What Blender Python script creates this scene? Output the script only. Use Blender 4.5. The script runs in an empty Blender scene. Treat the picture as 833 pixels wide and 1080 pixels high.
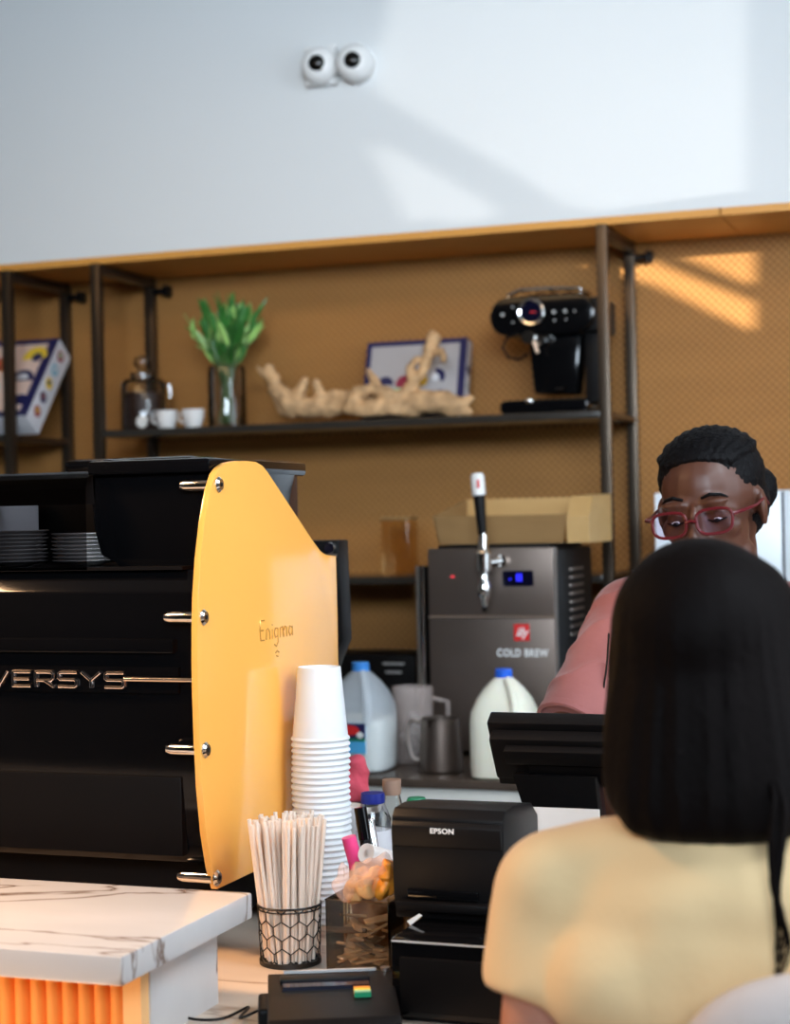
import bpy, bmesh, math, random
from mathutils import Vector, Matrix, noise
random.seed(7)
C = bpy.context.scene.collection
PI = math.pi
# ------------------------------------------------------------------ camera
F = 1850.0
YAW = math.radians(20.0); ROLL = 0.020; PITCH = 0.0038
EYE = Vector((0, 0, 1.60))
M3 = Matrix.Rotation(YAW, 3, 'Z') @ Matrix.Rotation(PI/2 + PITCH, 3, 'X') @ Matrix.Rotation(-ROLL, 3, 'Z')
cam = bpy.data.cameras.new('camera'); camo = bpy.data.objects.new('camera', cam); C.objects.link(camo)
camo.matrix_world = Matrix.Translation(EYE) @ M3.to_4x4()
cam.sensor_width = 36; cam.sensor_fit = 'AUTO'; cam.lens = F*36/1080
cam.dof.use_dof = True; cam.dof.focus_distance = 2.55; cam.dof.aperture_fstop = 4.0
cam.clip_start = 0.05
bpy.context.scene.camera = camo
FWD = M3 @ Vector((0, 0, -1))
def ray(px, py): return M3 @ Vector(((px-416.5)/F, (540-py)/F, -1))
def PY(px, py, Y): r = ray(px, py); return EYE + r*(Y/r.y)
def PX(px, py, X): r = ray(px, py); return EYE + r*(X/r.x)
def PZ(px, py, Z): r = ray(px, py); return EYE + r*((Z-1.6)/r.z)
def PD(px, py, d): return EYE + ray(px, py)*d

# ------------------------------------------------------------------ materials
def mat(name, col, rough=.5, metal=0, var=.06, scale=8, bump=0, bscale=60, spec=.5, trans=0, ior=1.45, coat=0, alpha=1, sss=0, emit=None, es=1, sheen=0):
    m = bpy.data.materials.new(name); m.use_nodes = True
    nt = m.node_tree; b = nt.nodes['Principled BSDF']; N = nt.nodes.new; L = nt.links.new
    tc = N('ShaderNodeTexCoord'); nz = N('ShaderNodeTexNoise'); nz.inputs['Scale'].default_value = scale; nz.inputs['Detail'].default_value = 4
    L(tc.outputs['Object'], nz.inputs['Vector'])
    mx = N('ShaderNodeMix'); mx.data_type = 'RGBA'
    mx.inputs[6].default_value = (*[max(0, c*(1-var)) for c in col], 1); mx.inputs[7].default_value = (*[min(1, c*(1+var)) for c in col], 1)
    L(nz.outputs['Fac'], mx.inputs[0]); L(mx.outputs[2], b.inputs['Base Color'])
    b.inputs['Roughness'].default_value = rough; b.inputs['Metallic'].default_value = metal
    b.inputs['Specular IOR Level'].default_value = spec; b.inputs['IOR'].default_value = ior
    b.inputs['Transmission Weight'].default_value = trans; b.inputs['Coat Weight'].default_value = coat
    b.inputs['Coat Roughness'].default_value = .08
    b.inputs['Alpha'].default_value = alpha; b.inputs['Sheen Weight'].default_value = sheen
    if sss: b.inputs['Subsurface Weight'].default_value = sss; b.inputs['Subsurface Radius'].default_value = (.012, .005, .003)
    if emit: b.inputs['Emission Color'].default_value = (*emit, 1); b.inputs['Emission Strength'].default_value = es
    if bump:
        n2 = N('ShaderNodeTexNoise'); n2.inputs['Scale'].default_value = bscale; n2.inputs['Detail'].default_value = 5
        L(tc.outputs['Object'], n2.inputs['Vector'])
        bp = N('ShaderNodeBump'); bp.inputs['Strength'].default_value = bump; bp.inputs['Distance'].default_value = .004
        L(n2.outputs['Fac'], bp.inputs['Height']); L(bp.outputs['Normal'], b.inputs['Normal'])
    return m
def woven():
    m = mat('woven_wallpaper', (.33, .19, .065), .62, var=.0)
    nt = m.node_tree; b = nt.nodes['Principled BSDF']; N = nt.nodes.new; L = nt.links.new
    tc = N('ShaderNodeTexCoord'); sp = N('ShaderNodeSeparateXYZ'); L(tc.outputs['Object'], sp.inputs[0])
    def mth(op, a, bb=None):
        n = N('ShaderNodeMath'); n.operation = op
        for i, v in enumerate((a, bb)):
            if v is None: continue
            if isinstance(v, (int, float)): n.inputs[i].default_value = v
            else: L(v, n.inputs[i])
        return n.outputs[0]
    k = 2*PI/.022
    u = mth('MULTIPLY', sp.outputs[0], k); v = mth('MULTIPLY', sp.outputs[2], k)
    w = mth('MULTIPLY', mth('SINE', u), mth('SINE', v))
    h = mth('ADD', mth('MULTIPLY', w, .5), .5)
    nz = N('ShaderNodeTexNoise'); nz.inputs['Scale'].default_value = 2.2; nz.inputs['Detail'].default_value = 3
    mp = N('ShaderNodeMapping'); mp.inputs['Scale'].default_value = (1, 1, 6); L(tc.outputs['Object'], mp.inputs[0]); L(mp.outputs[0], nz.inputs['Vector'])
    n3 = N('ShaderNodeTexNoise'); n3.inputs['Scale'].default_value = 120; L(tc.outputs['Object'], n3.inputs['Vector'])
    f = mth('ADD', mth('MULTIPLY', h, .70), mth('MULTIPLY', mth('ADD', nz.outputs['Fac'], n3.outputs['Fac']), .28))
    cr = N('ShaderNodeValToRGB'); cr.color_ramp.elements[0].position = .15; cr.color_ramp.elements[0].color = (.175, .066, .011, 1)
    cr.color_ramp.elements[1].position = .95; cr.color_ramp.elements[1].color = (.50, .228, .056, 1)
    L(f, cr.inputs[0]); L(cr.outputs[0], b.inputs['Base Color'])
    bp = N('ShaderNodeBump'); bp.inputs['Strength'].default_value = .5; bp.inputs['Distance'].default_value = .004; L(h, bp.inputs['Height']); L(bp.outputs[0], b.inputs['Normal'])
    return m
def marble(name, base, vein, rough=.18, vs=2.2):
    m = mat(name, base, rough, var=.03, coat=.15)
    nt = m.node_tree; b = nt.nodes['Principled BSDF']; N = nt.nodes.new; L = nt.links.new
    tc = N('ShaderNodeTexCoord'); mp = N('ShaderNodeMapping'); mp.inputs['Rotation'].default_value = (0.3, .2, .5); mp.inputs['Scale'].default_value = (1, 2.6, 1.4); L(tc.outputs['Object'], mp.inputs[0])
    n = N('ShaderNodeTexNoise'); n.inputs['Scale'].default_value = vs; n.inputs['Detail'].default_value = 5; n.inputs['Distortion'].default_value = .5; L(mp.outputs[0], n.inputs['Vector'])
    cr = N('ShaderNodeValToRGB'); e = cr.color_ramp.elements
    e[0].position = .490; e[0].color = (*base, 1); e[1].position = .510; e[1].color = (*base, 1)
    q = e.new(.5); q.color = (*vein, 1)
    L(n.outputs['Fac'], cr.inputs[0])
    n2 = N('ShaderNodeTexNoise'); n2.inputs['Scale'].default_value = 4; n2.inputs['Detail'].default_value = 4; L(mp.outputs[0], n2.inputs['Vector'])
    mx = N('ShaderNodeMix'); mx.data_type = 'RGBA'; mx.blend_type = 'MULTIPLY'; mx.inputs[0].default_value = .22
    L(cr.outputs[0], mx.inputs[6]); L(n2.outputs['Fac'], mx.inputs[7]); L(mx.outputs[2], b.inputs['Base Color'])
    return m
def wood(name, c1, c2, rough=.55, sc=(1, 30, 30), bump=.1):
    m = mat(name, c1, rough, var=.0)
    nt = m.node_tree; b = nt.nodes['Principled BSDF']; N = nt.nodes.new; L = nt.links.new
    tc = N('ShaderNodeTexCoord'); mp = N('ShaderNodeMapping'); mp.inputs['Scale'].default_value = sc; L(tc.outputs['Object'], mp.inputs[0])
    n = N('ShaderNodeTexNoise'); n.inputs['Scale'].default_value = 1.5; n.inputs['Detail'].default_value = 6; n.inputs['Distortion'].default_value = .6; L(mp.outputs[0], n.inputs['Vector'])
    mx = N('ShaderNodeMix'); mx.data_type = 'RGBA'; mx.inputs[6].default_value = (*c1, 1); mx.inputs[7].default_value = (*c2, 1)
    L(n.outputs['Fac'], mx.inputs[0]); L(mx.outputs[2], b.inputs['Base Color'])
    bp = N('ShaderNodeBump'); bp.inputs['Strength'].default_value = bump; bp.inputs['Distance'].default_value = .003; L(n.outputs['Fac'], bp.inputs['Height']); L(bp.outputs[0], b.inputs['Normal'])
    return m
def glass(name, col, rough=.02, a=.35):
    # thin clear shell: mix of transparent and glossy, so contents behind stay readable
    m = bpy.data.materials.new(name); m.use_nodes = True; nt = m.node_tree; N = nt.nodes.new; L = nt.links.new
    nt.nodes.remove(nt.nodes['Principled BSDF']); out = nt.nodes['Material Output']
    t = N('ShaderNodeBsdfTransparent'); t.inputs[0].default_value = (*col, 1)
    g = N('ShaderNodeBsdfGlossy'); g.inputs['Color'].default_value = (*[.4+c*.6 for c in col], 1); g.inputs['Roughness'].default_value = rough
    lw = N('ShaderNodeLayerWeight'); lw.inputs[0].default_value = a
    nz = N('ShaderNodeTexNoise'); nz.inputs['Scale'].default_value = 6
    ad = N('ShaderNodeMath'); ad.operation = 'MULTIPLY_ADD'; ad.inputs[1].default_value = .06; L(nz.outputs['Fac'], ad.inputs[0]); L(lw.outputs['Fresnel'], ad.inputs[2])
    ad.use_clamp = True
    mx = N('ShaderNodeMixShader'); L(ad.outputs[0], mx.inputs[0]); L(t.outputs[0], mx.inputs[1]); L(g.outputs[0], mx.inputs[2]); L(mx.outputs[0], out.inputs[0])
    return m
M = dict(
 white_wall=mat('bulkhead_paint', (.75, .77, .775), .55, var=.015, scale=2, bump=.05),
 soffit=wood('soffit_wood', (.62, .27, .05), (.80, .38, .08), .45, (2, 20, 20)),
 dark_wall=mat('dark_room_paint', (.10, .09, .085), .8),
 grey_wall=mat('grey_room_paint', (.42, .40, .38), .8),
 floor=mat('floor_tile', (.16, .13, .11), .5),
 woven=woven(),
 marble=marble('white_marble', (.70, .67, .65), (.26, .18, .14), vs=1.5),
 marble2=marble('warm_lit_marble', (.72, .58, .46), (.40, .27, .19), .28, 1.0),  # same marble as the ledge, warm light put into its colour
 stone=mat('dark_worktop', (.085, .062, .048), .22, var=.3, scale=30),
 white_panel=mat('white_laminate', (.88, .87, .80), .45),
 flute=wood('warm_lit_slats', (.85, .27, .045), (.95, .36, .07), .5, (30, 30, 1)),  # orange wood, with the warm light on it put into the colour
 trimwood=wood('pale_orange_wood', (.90, .50, .20), (.95, .56, .25), .5, (30, 30, 1)),
 black=mat('gloss_black', (.003, .003, .0035), .10, var=.2, spec=.35),
 blackm=mat('satin_black', (.0045, .004, .0042), .42, var=.2, spec=.14),
 blackp=mat('black_plastic', (.0058, .0052, .0054), .42, var=.15, bump=.05, bscale=300, spec=.2),
 smoke=glass('smoked_glass', (.27, .26, .27), .05, .25),
 yellow=mat('yellow_panel_paint', (.98, .45, .092), .11, var=.01, coat=.2),
 engraved=mat('engraved_gold', (.55, .24, .03), .25, metal=.4),
 chrome=mat('chrome', (.82, .80, .77), .10, metal=1, var=.02),
 rosechrome=mat('polished_letter_metal', (.78, .66, .60), .14, metal=1, var=.03),
 steel=mat('brushed_steel', (.55, .48, .43), .34, metal=1, var=.08, scale=20),
 darksteel=mat('dark_brushed_steel', (.20, .155, .13), .38, metal=.85, var=.08, scale=12),
 bronze=mat('bronze_tube', (.10, .077, .058), .32, metal=.9, var=.1),
 shelf=mat('black_shelf_glass', (.03, .026, .022), .15, var=.2),
 paper=mat('white_paper_cup', (.74, .75, .76), .55, var=.015, sss=.05),
 straw=mat('kraft_white_straw', (.84, .70, .58), .6, var=.05),
 wire=mat('black_wire', (.01, .009, .008), .4),
 ceramic=mat('white_ceramic', (.82, .80, .78), .2),
 cream_cup=mat('warm_ceramic', (.86, .62, .46), .25),
 glassclear=glass('clear_glass', (.90, .91, .91), .03, .22),
 acrylic=glass('amber_acrylic', (.94, .87, .77), .05, .2),
 amber=glass('tan_translucent', (.88, .77, .58), .2, .15),
 beans=mat('coffee_beans', (.035, .015, .010), .35, var=.5, scale=90, bump=.8, bscale=120),
 leaf=mat('green_leaf', (.045, .20, .035), .35, var=.5, scale=14),
 leaf2=mat('pale_leaf', (.34, .58, .16), .38, var=.3, scale=14),
 stem=mat('green_stem', (.10, .16, .05), .5),
 drift=mat('driftwood', (.56, .34, .17), .75, var=.8, scale=26, bump=1.0, bscale=45),
 navy=mat('navy_card', (.016, .018, .085), .4),
 boxwhite=mat('white_card', (.74, .73, .76), .45),
 boxpink=mat('peach_card', (.80, .58, .48), .5),
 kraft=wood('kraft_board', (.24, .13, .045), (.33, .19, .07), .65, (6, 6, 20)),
 kraft_lit=wood('lit_kraft_board', (.46, .28, .10), (.56, .35, .14), .65, (6, 6, 20)),  # tray back and end: light on them put into a paler kraft
 boxgrey=mat('grey_card', (.45, .42, .42), .5),
 red=mat('red_enamel', (.75, .03, .03), .3), white=mat('white_print', (.88, .88, .86), .4),
 grey=mat('grey_print', (.45, .45, .45), .5), bluescreen=mat('blue_screen', (.0, .0, .05), .2, emit=(.03, .03, 1), es=2.2),
 darkscreen=mat('dark_screen', (.004, .004, .015), .12),
 redled=mat('red_led', (.3, .02, .02), .3, emit=(1, .05, .08), es=1.6),
 milkjug=mat('translucent_jug', (.86, .93, 1.0), .32, var=.03, alpha=.36), frost=mat('frosted_plastic', (.62, .52, .48), .25, alpha=.30),
 milk=mat('milk', (.95, .95, .88), .4, var=.01),
 jugfull=mat('milky_jug', (.96, .92, .76), .3, var=.01, sss=.1),
 bluecap=mat('blue_cap', (.02, .13, .72), .35), skyblue=mat('sky_blue_print', (.10, .48, .86), .4), lightbluecap=mat('light_blue_cap', (.06, .30, .80), .35),
 green=mat('green_cap', (.01, .22, .10), .4), navycap=mat('navy_cap', (.01, .02, .20), .4),
 pinkcloth=mat('pink_cloth', (.80, .10, .15), .8, bump=.4, bscale=200), pink=mat('hot_pink_plastic', (.92, .07, .25), .35),
 orange=mat('orange_wrapper', (.95, .30, .03), .35, var=.35, scale=30), yellowp=mat('yellow_print', (.9, .62, .05), .4),
 wrap=mat('clear_wrapper', (.92, .66, .55), .2, alpha=.30, bump=.4, bscale=80), peach=mat('peach_wrapper', (.95, .42, .16), .4, var=.45, scale=45, bump=.5, bscale=70), ice=mat('ice', (.75, .74, .74), .15, alpha=.45), packet=mat('tan_packet', (.45, .30, .19), .55, var=.3, scale=60), packetd=mat('brown_packet', (.10, .055, .03), .5),
 ochre=mat('ochre_print', (.75, .45, .03), .4), maroon=mat('maroon_print', (.35, .03, .07), .4), lightgreen=mat('pale_green_print', (.4, .62, .38), .4), teal=mat('teal_print', (.2, .5, .62), .4),
 skinc=mat('tan_skin', (.48, .22, .15), .5, var=.05, sss=.12), skinb=mat('deep_brown_skin', (.088, .032, .018), .42, var=.08, sss=.08, spec=.5),
 lips=mat('lip_skin', (.22, .05, .045), .4),
 hairc=mat('dark_brown_hair', (.0035, .002, .0018), .65, var=.4, scale=6, bump=.3, bscale=120, spec=.08), hairb=mat('black_hair', (.003, .0025, .003), .6, var=.3, bump=.6, bscale=220, spec=.14),
 shirt=mat('pale_yellow_cotton', (.84, .60, .32), .85, var=.05, scale=3, bump=.15, bscale=90, sheen=.2),
 rib=mat('pale_yellow_rib', (.86, .66, .36), .85, bump=.3, bscale=300),
 pinkshirt=mat('dusty_pink_shirt', (.30, .098, .088), .8, var=.05, bump=.15, bscale=80, sheen=.2),
 jeans=mat('dark_denim', (.03, .04, .08), .85), shoe=mat('black_leather', (.02, .02, .02), .5), sole=mat('white_rubber', (.7, .7, .68), .6),
 bag=mat('pale_mauve_canvas', (.60, .53, .50), .8, bump=.3), eye=mat('eye_white', (.75, .72, .68), .2), iris=mat('dark_iris', (.02, .01, .008), .15),
 frame=mat('red_acetate', (.10, .006, .010), .3, coat=.0), lens=glass('tinted_lens', (.86, .80, .93), .03, .28),
 fridge=mat('white_gloss_door', (.78, .85, .92), .25), camwhite=mat('white_camera_plastic', (.84, .84, .83), .35), lensblack=mat('black_lens', (.004, .004, .004), .06),
 seam=mat('dark_seam', (.05, .05, .06), .6), brown=mat('brown_bottle', (.33, .20, .14), .4), pearl=mat('paper_roll', (.85, .76, .70), .6),
)

# ------------------------------------------------------------------ objects
ORG = {}
def tag(o, label=None, cat=None, group=None, kind=None):
    if label: o['label'] = label
    if cat: o['category'] = cat
    if group: o['group'] = group
    if kind: o['kind'] = kind
    return o
def thing(name, loc, label, cat, group=None):
    o = bpy.data.objects.new(name, None); C.objects.link(o); o.location = loc; o.empty_display_size = .05
    ORG[o] = Vector(loc); return tag(o, label, cat, group)
class MB:
    def __init__(s): s.bm = bmesh.new()
    def mesh(s, vs, fs, mt=None):
        vv = [s.bm.verts.new((mt @ Vector(v)) if mt else v) for v in vs]
        for f in fs:
            try: s.bm.faces.new([vv[i] for i in f])
            except ValueError: pass
        return s
    def box(s, lo, hi, mt=None, bev=0):
        b = bmesh.new(); bmesh.ops.create_cube(b, size=1)
        lo = Vector(lo); hi = Vector(hi)
        for v in b.verts: v.co = Vector(((lo[i]+hi[i])/2 + v.co[i]*(hi[i]-lo[i]) for i in range(3)))
        if bev: bmesh.ops.bevel(b, geom=b.edges[:], offset=bev, segments=3, profile=.5, affect='EDGES')
        s.add(b, mt); return s
    def add(s, b, mt=None):
        mp = {}
        for v in b.verts: mp[v] = s.bm.verts.new((mt @ v.co) if mt else v.co)
        for f in b.faces: s.bm.faces.new([mp[v] for v in f.verts])
        b.free()
    def lathe(s, prof, mt=None, seg=32, cap=True):
        vs = []; fs = []; n = len(prof)
        for k in range(seg):
            a = 2*PI*k/seg
            for r, z in prof: vs.append((r*math.cos(a), r*math.sin(a), z))
        for k in range(seg):
            k2 = (k+1) % seg
            for i in range(n-1): fs.append((k*n+i, k2*n+i, k2*n+i+1, k*n+i+1))
        if cap:
            if prof[0][0] > 1e-5: fs.append([k*n for k in range(seg)][::-1])
            if prof[-1][0] > 1e-5: fs.append([k*n+n-1 for k in range(seg)])
        s.mesh(vs, fs, mt); return s
    def rod(s, p0, p1, r0, r1=None, seg=16, prof=None):
        p0 = Vector(p0); p1 = Vector(p1); d = p1-p0; r1 = r0 if r1 is None else r1
        mt = Matrix.Translation(p0) @ d.to_track_quat('Z', 'Y').to_matrix().to_4x4()
        return s.lathe(prof or [(r0, 0), (r1, d.length)], mt, seg)
    def ell(s, c, r, rot=None, mt=None, seg=20):
        b = bmesh.new(); bmesh.ops.create_uvsphere(b, u_segments=seg, v_segments=max(8, seg*2//3), radius=1)
        r = (r, r, r) if isinstance(r, (int, float)) else r
        m = Matrix.Translation(Vector(c)) @ (rot.to_4x4() if rot else Matrix()) @ Matrix.Diagonal((*r, 1))
        s.add(b, (mt @ m) if mt else m); return s
    def tube(s, pts, r, seg=8, closed=False):
        pts = [Vector(p) for p in pts]; n = len(pts); rr = r if isinstance(r, (list, tuple)) else [r]*n
        up = None; rings = []
        for i, p in enumerate(pts):
            a = pts[(i-1) % n] if closed or i else pts[i]; b = pts[(i+1) % n] if closed or i < n-1 else pts[i]
            t = (b-a).normalized()
            if up is None: up = t.orthogonal().normalized()
            up = (up - t*up.dot(t)); up = up.normalized() if up.length > 1e-6 else t.orthogonal().normalized()
            w = t.cross(up)
            rings.append([s.bm.verts.new(p + (up*math.cos(2*PI*k/seg)+w*math.sin(2*PI*k/seg))*rr[i]) for k in range(seg)])
        for i in range(n if closed else n-1):
            A = rings[i]; B = rings[(i+1) % n]
            for k in range(seg):
                s.bm.faces.new([A[k], A[(k+1) % seg], B[(k+1) % seg], B[k]])
        if not closed: s.bm.faces.new(rings[0][::-1]); s.bm.faces.new(rings[-1])
        return s
    def prism(s, pts, vec):
        pts = [Vector(p) for p in pts]; n = len(pts); v = Vector(vec)
        fs = [list(range(n)), [n+i for i in range(n)][::-1]] + [(i, n+i, n+(i+1) % n, (i+1) % n) for i in range(n)]
        return s.mesh(pts + [p+v for p in pts], fs)
    def build(s, name, m, parent=None, smooth=True, bev=0, loc=None, sub=0):
        bmesh.ops.recalc_face_normals(s.bm, faces=s.bm.faces[:])
        if bev: bmesh.ops.bevel(s.bm, geom=[e for e in s.bm.edges if len(e.link_faces) == 2 and e.calc_face_angle(0) > .5], offset=bev, segments=2, profile=.6, affect='EDGES')
        root = parent
        while root is not None and root.parent: root = root.parent
        off = ORG.get(root, Vector((0, 0, 0))) if root else Vector(loc or (0, 0, 0))
        for v in s.bm.verts: v.co -= off
        me = bpy.data.meshes.new(name); s.bm.to_mesh(me); s.bm.free()
        for p in me.polygons: p.use_smooth = smooth
        if smooth: me.set_sharp_from_angle(angle=math.radians(38))
        ms = m if isinstance(m, (list, tuple)) else [m]
        for q in ms: me.materials.append(M[q])
        o = bpy.data.objects.new(name, me); C.objects.link(o)
        if parent is not None: o.parent = parent
        else: o.location = off; ORG[o] = off
        return o
def copy_tree(o, parent=None):
    c = o.copy(); C.objects.link(c)
    if parent is not None: c.parent = parent
    for ch in [x for x in o.children]: copy_tree(ch, c)
    return c
def blob(mb, voxel=.006, smooth=6, wr=0, wf=20):
    """union of overlapping closed shapes -> one continuous skin"""
    bmesh.ops.recalc_face_normals(mb.bm, faces=mb.bm.faces[:])
    me = bpy.data.meshes.new('tmp'); mb.bm.to_mesh(me); mb.bm.free()
    o = bpy.data.objects.new('tmp', me); C.objects.link(o)
    r = o.modifiers.new('r', 'REMESH'); r.mode = 'VOXEL'; r.voxel_size = voxel
    if smooth: q = o.modifiers.new('s', 'SMOOTH'); q.iterations = smooth; q.factor = .5
    dg = bpy.context.evaluated_depsgraph_get(); ev = o.evaluated_get(dg); m2 = bpy.data.meshes.new_from_object(ev)
    bpy.data.objects.remove(o); bpy.data.meshes.remove(me)
    out = MB(); out.bm.from_mesh(m2); bpy.data.meshes.remove(m2)
    if wr:
        out.bm.normal_update()
        for v in out.bm.verts: v.co += v.normal*(noise.noise(v.co*wf)*wr)
    return out
def cone(mb, a, ra, b, rb, mt=None, caps=True):
    a = Vector(a); b = Vector(b)
    if mt: a = mt @ a; b = mt @ b
    mb.rod(a, b, ra, rb, 18)
    if caps: mb.ell(a, ra); mb.ell(b, rb)
def text_mesh(body, size, mt, ext=.001, sp=1.0, sx=1.0, shear=0, bold=0):
    cu = bpy.data.curves.new('t', 'FONT'); cu.body = body; cu.size = size; cu.extrude = ext; cu.space_character = sp; cu.shear = shear
    cu.align_x = 'CENTER'; cu.align_y = 'CENTER'; cu.offset = bold
    o = bpy.data.objects.new('t', cu); C.objects.link(o)
    dg = bpy.context.evaluated_depsgraph_get(); me = bpy.data.meshes.new_from_object(o.evaluated_get(dg))
    mb = MB(); mb.bm.from_mesh(me)
    for v in mb.bm.verts: v.co = mt @ Vector((v.co.x*sx, v.co.y, v.co.z))
    bpy.data.objects.remove(o); bpy.data.meshes.remove(me); return mb
def frame_mt(o, xa, ya):
    """matrix whose local x, y run along xa, ya and z out of the face"""
    xa = Vector(xa).normalized(); ya = Vector(ya).normalized(); za = xa.cross(ya)
    m = Matrix((xa, ya, za)).transposed().to_4x4(); m.translation = Vector(o); return m
FRONT = ((1, 0, 0), (0, 0, 1))     # text on a face looking towards -Y
def struct(o): o['kind'] = 'structure'; return o
# ================================================================== ROOM
YB, YW, HB = 4.58, 4.95, 2.372       # bulkhead face, back wall, bulkhead underside
XL, XR, ZC = -5.5, 2.6, 3.60
struct(MB().box((XL, -2.6, -.05), (XR, YW+.1, 0)).build('floor', 'floor', smooth=False))
struct(MB().box((XL, -2.6, ZC), (XR, YW+.1, ZC+.05)).build('ceiling', 'grey_wall', smooth=False))
struct(MB().box((XL, YW, 0), (XR, YW+.1, HB+.03)).build('wall_back', 'woven', smooth=False))
struct(MB().box((XL, YB, HB+.02), (XR, YW+.1, ZC)).build('wall_bulkhead', 'white_wall', smooth=False))
sx = PY(766, 240, YB+.1).x
struct(MB().box((XL, YB+.002, HB), (sx-.002, YW, HB+.02)).build('trim_1', 'soffit', smooth=False))
struct(MB().box((sx+.002, YB+.002, HB), (XR, YW, HB+.02)).build('trim_2', 'soffit', smooth=False))
struct(MB().box((XL-.1, -2.6, 0), (XL, YW, ZC)).build('wall_left', 'grey_wall', smooth=False))
struct(MB().box((XL, -2.7, 0), (XR, -2.6, ZC)).build('wall_front', 'dark_wall', smooth=False))
# unseen right wall; its slanted openings are cut to shape the sun patches
SUN = Vector((-.90, .38, -.05)).normalized()
def back(px, py, Y): p = PY(px, py, Y); return p - SUN*((p.x-XR)/SUN.x)
holes = [[back(*q, YB) for q in ((395, 60), (420, -60), (787, -60), (787, 204), (596, 222), (560, 195), (395, 100))],
         [back(*q, YB) for q in ((385, 150), (420, 160), (528, 222), (505, 234), (425, 232))],
         [back(*q, YW) for q in ((560, 262), (640, 256), (795, 320), (795, 352), (690, 302))],
         [back(*q, YW) for q in ((675, 254), (795, 248), (795, 303))]]
bm = bmesh.new(); E = []
for loop in [[Vector((XR, -2.7, 0)), Vector((XR, YW+.1, 0)), Vector((XR, YW+.1, ZC)), Vector((XR, -2.7, ZC))]] + holes:
    vs = [bm.verts.new((XR, p.y, min(p.z, ZC-.05) if loop in holes else p.z)) for p in loop]
    E += [bm.edges.new((vs[i], vs[(i+1) % len(vs)])) for i in range(len(vs))]
bmesh.ops.triangle_fill(bm, edges=E, use_beauty=True)
ext = bmesh.ops.extrude_face_region(bm, geom=bm.faces[:])
for v in ext['geom']:
    if isinstance(v, bmesh.types.BMVert): v.co.x += .01
w = MB(); w.bm.free(); w.bm = bm
struct(w.build('wall_right', 'grey_wall', smooth=False))

f = MB()
for h_ in [holes[0]+holes[1]]:
    y0_ = min(p.y for p in h_)-.02; y1_ = max(p.y for p in h_)+.02; zz = min(p.z for p in h_)-.02
    while zz < min(max(p.z for p in h_)+.02, ZC-.03):
        f.box((XR+.012, y0_, zz), (XR+.016, y1_, zz+.0182)); zz += .020
struct(f.build('sun_dimming_slats', 'grey_wall', smooth=False))  # unseen slats added to dim the sun reaching the bulkhead
# ------------------------------------------------------------------ lights
def area(name, loc, target, sx_, sy_, power, col, spread=180):
    l = bpy.data.lights.new(name, 'AREA'); l.shape = 'RECTANGLE'; l.size = sx_; l.size_y = sy_; l.energy = power; l.color = col; l.spread = math.radians(spread)
    o = bpy.data.objects.new(name, l); C.objects.link(o); o.location = loc
    o.rotation_euler = (Vector(target)-Vector(loc)).to_track_quat('-Z', 'Y').to_euler(); return o
area('window_daylight', (2.45, 2.5, 1.9), (-1.1, 2.9, 1.4), 3.2, 2.0, 42, (.74, .87, 1.0), 130)
area('overhead_fill', (1.1, 1.8, 3.3), (-1.1, 2.6, 1.3), 1.2, 1.2, 25, (.78, .89, 1.0), 100)  # added cool fill to brighten the yellow panel
area('front_daylight', (.8, -2.2, 2.9), (-1.0, 4.58, 2.9), 3.0, 1.0, 59, (.74, .87, 1.0), 70)
area('pendant_lamp', (-2.2, 1.7, 2.5), (-1.3, 2.0, 1.0), .35, .35, 12, (1.0, .60, .32), 80)
area('warm_wall_fill', (-1.6, 3.1, 2.9), (-1.6, 4.9, 1.7), 3.2, .2, 3, (1.0, .66, .34), 100)  # added warm fill for the back wall, no fixture there
area('ledge_strip', (-1.5, 1.45, .75), (-1.35, 1.86, .95), .9, .1, 5, (1.0, .58, .28))
sl = bpy.data.lights.new('low_sun', 'SUN'); sl.energy = 21; sl.angle = .007; sl.color = (1.0, .96, .90)
so = bpy.data.objects.new('low_sun', sl); C.objects.link(so); so.rotation_euler = SUN.to_track_quat('-Z', 'Y').to_euler(); so.location = (4, 2, 3)
w = bpy.data.worlds.new('world'); bpy.context.scene.world = w; w.use_nodes = True
w.node_tree.nodes['Background'].inputs[0].default_value = (.75, .87, 1, 1); w.node_tree.nodes['Background'].inputs[1].default_value = .6
vs_ = bpy.context.scene.view_settings; vs_.view_transform = 'Standard'; vs_.look = 'None'; vs_.gamma = 1; vs_.exposure = 0; vs_.use_curve_mapping = False
bpy.context.scene.cycles.max_bounces = 10; bpy.context.scene.cycles.transparent_max_bounces = 24
bpy.context.scene.cycles.caustics_reflective = False; bpy.context.scene.cycles.caustics_refractive = False
bpy.context.scene.cycles.sample_clamp_indirect = 4

# ================================================================== FIXTURES
ZT, ZK = .98, 1.02                    # front and back worktop heights
t = thing('front_counter', (-1.2, 2.3, 0), 'customer counter with veined stone top carrying the printer, straws and coffee machine', 'counter')
MB().box((-3.4, 1.84, ZT-.04), (1.2, 2.80, ZT)).build('worktop', 'marble2', t, bev=.003)
MB().box((-3.4, 1.92, .09), (1.2, 2.76, ZT-.04)).build('base_cabinet', 'blackm', t)
MB().box((-3.4, 1.97, 0), (1.2, 2.72, .09)).build('plinth', 'blackp', t)
t = thing('back_counter', (-1.0, 4.3, 0), 'back counter with dark stone top and white front edge below the wall shelves', 'counter')
MB().box((-5.0, 3.68, ZK-.02), (1.6, YW-.01, ZK)).build('worktop', 'stone', t, bev=.003)
MB().box((-5.0, 3.69, ZK-.36), (1.6, 3.72, ZK-.02)).build('front_panel', 'white_panel', t)
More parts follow.
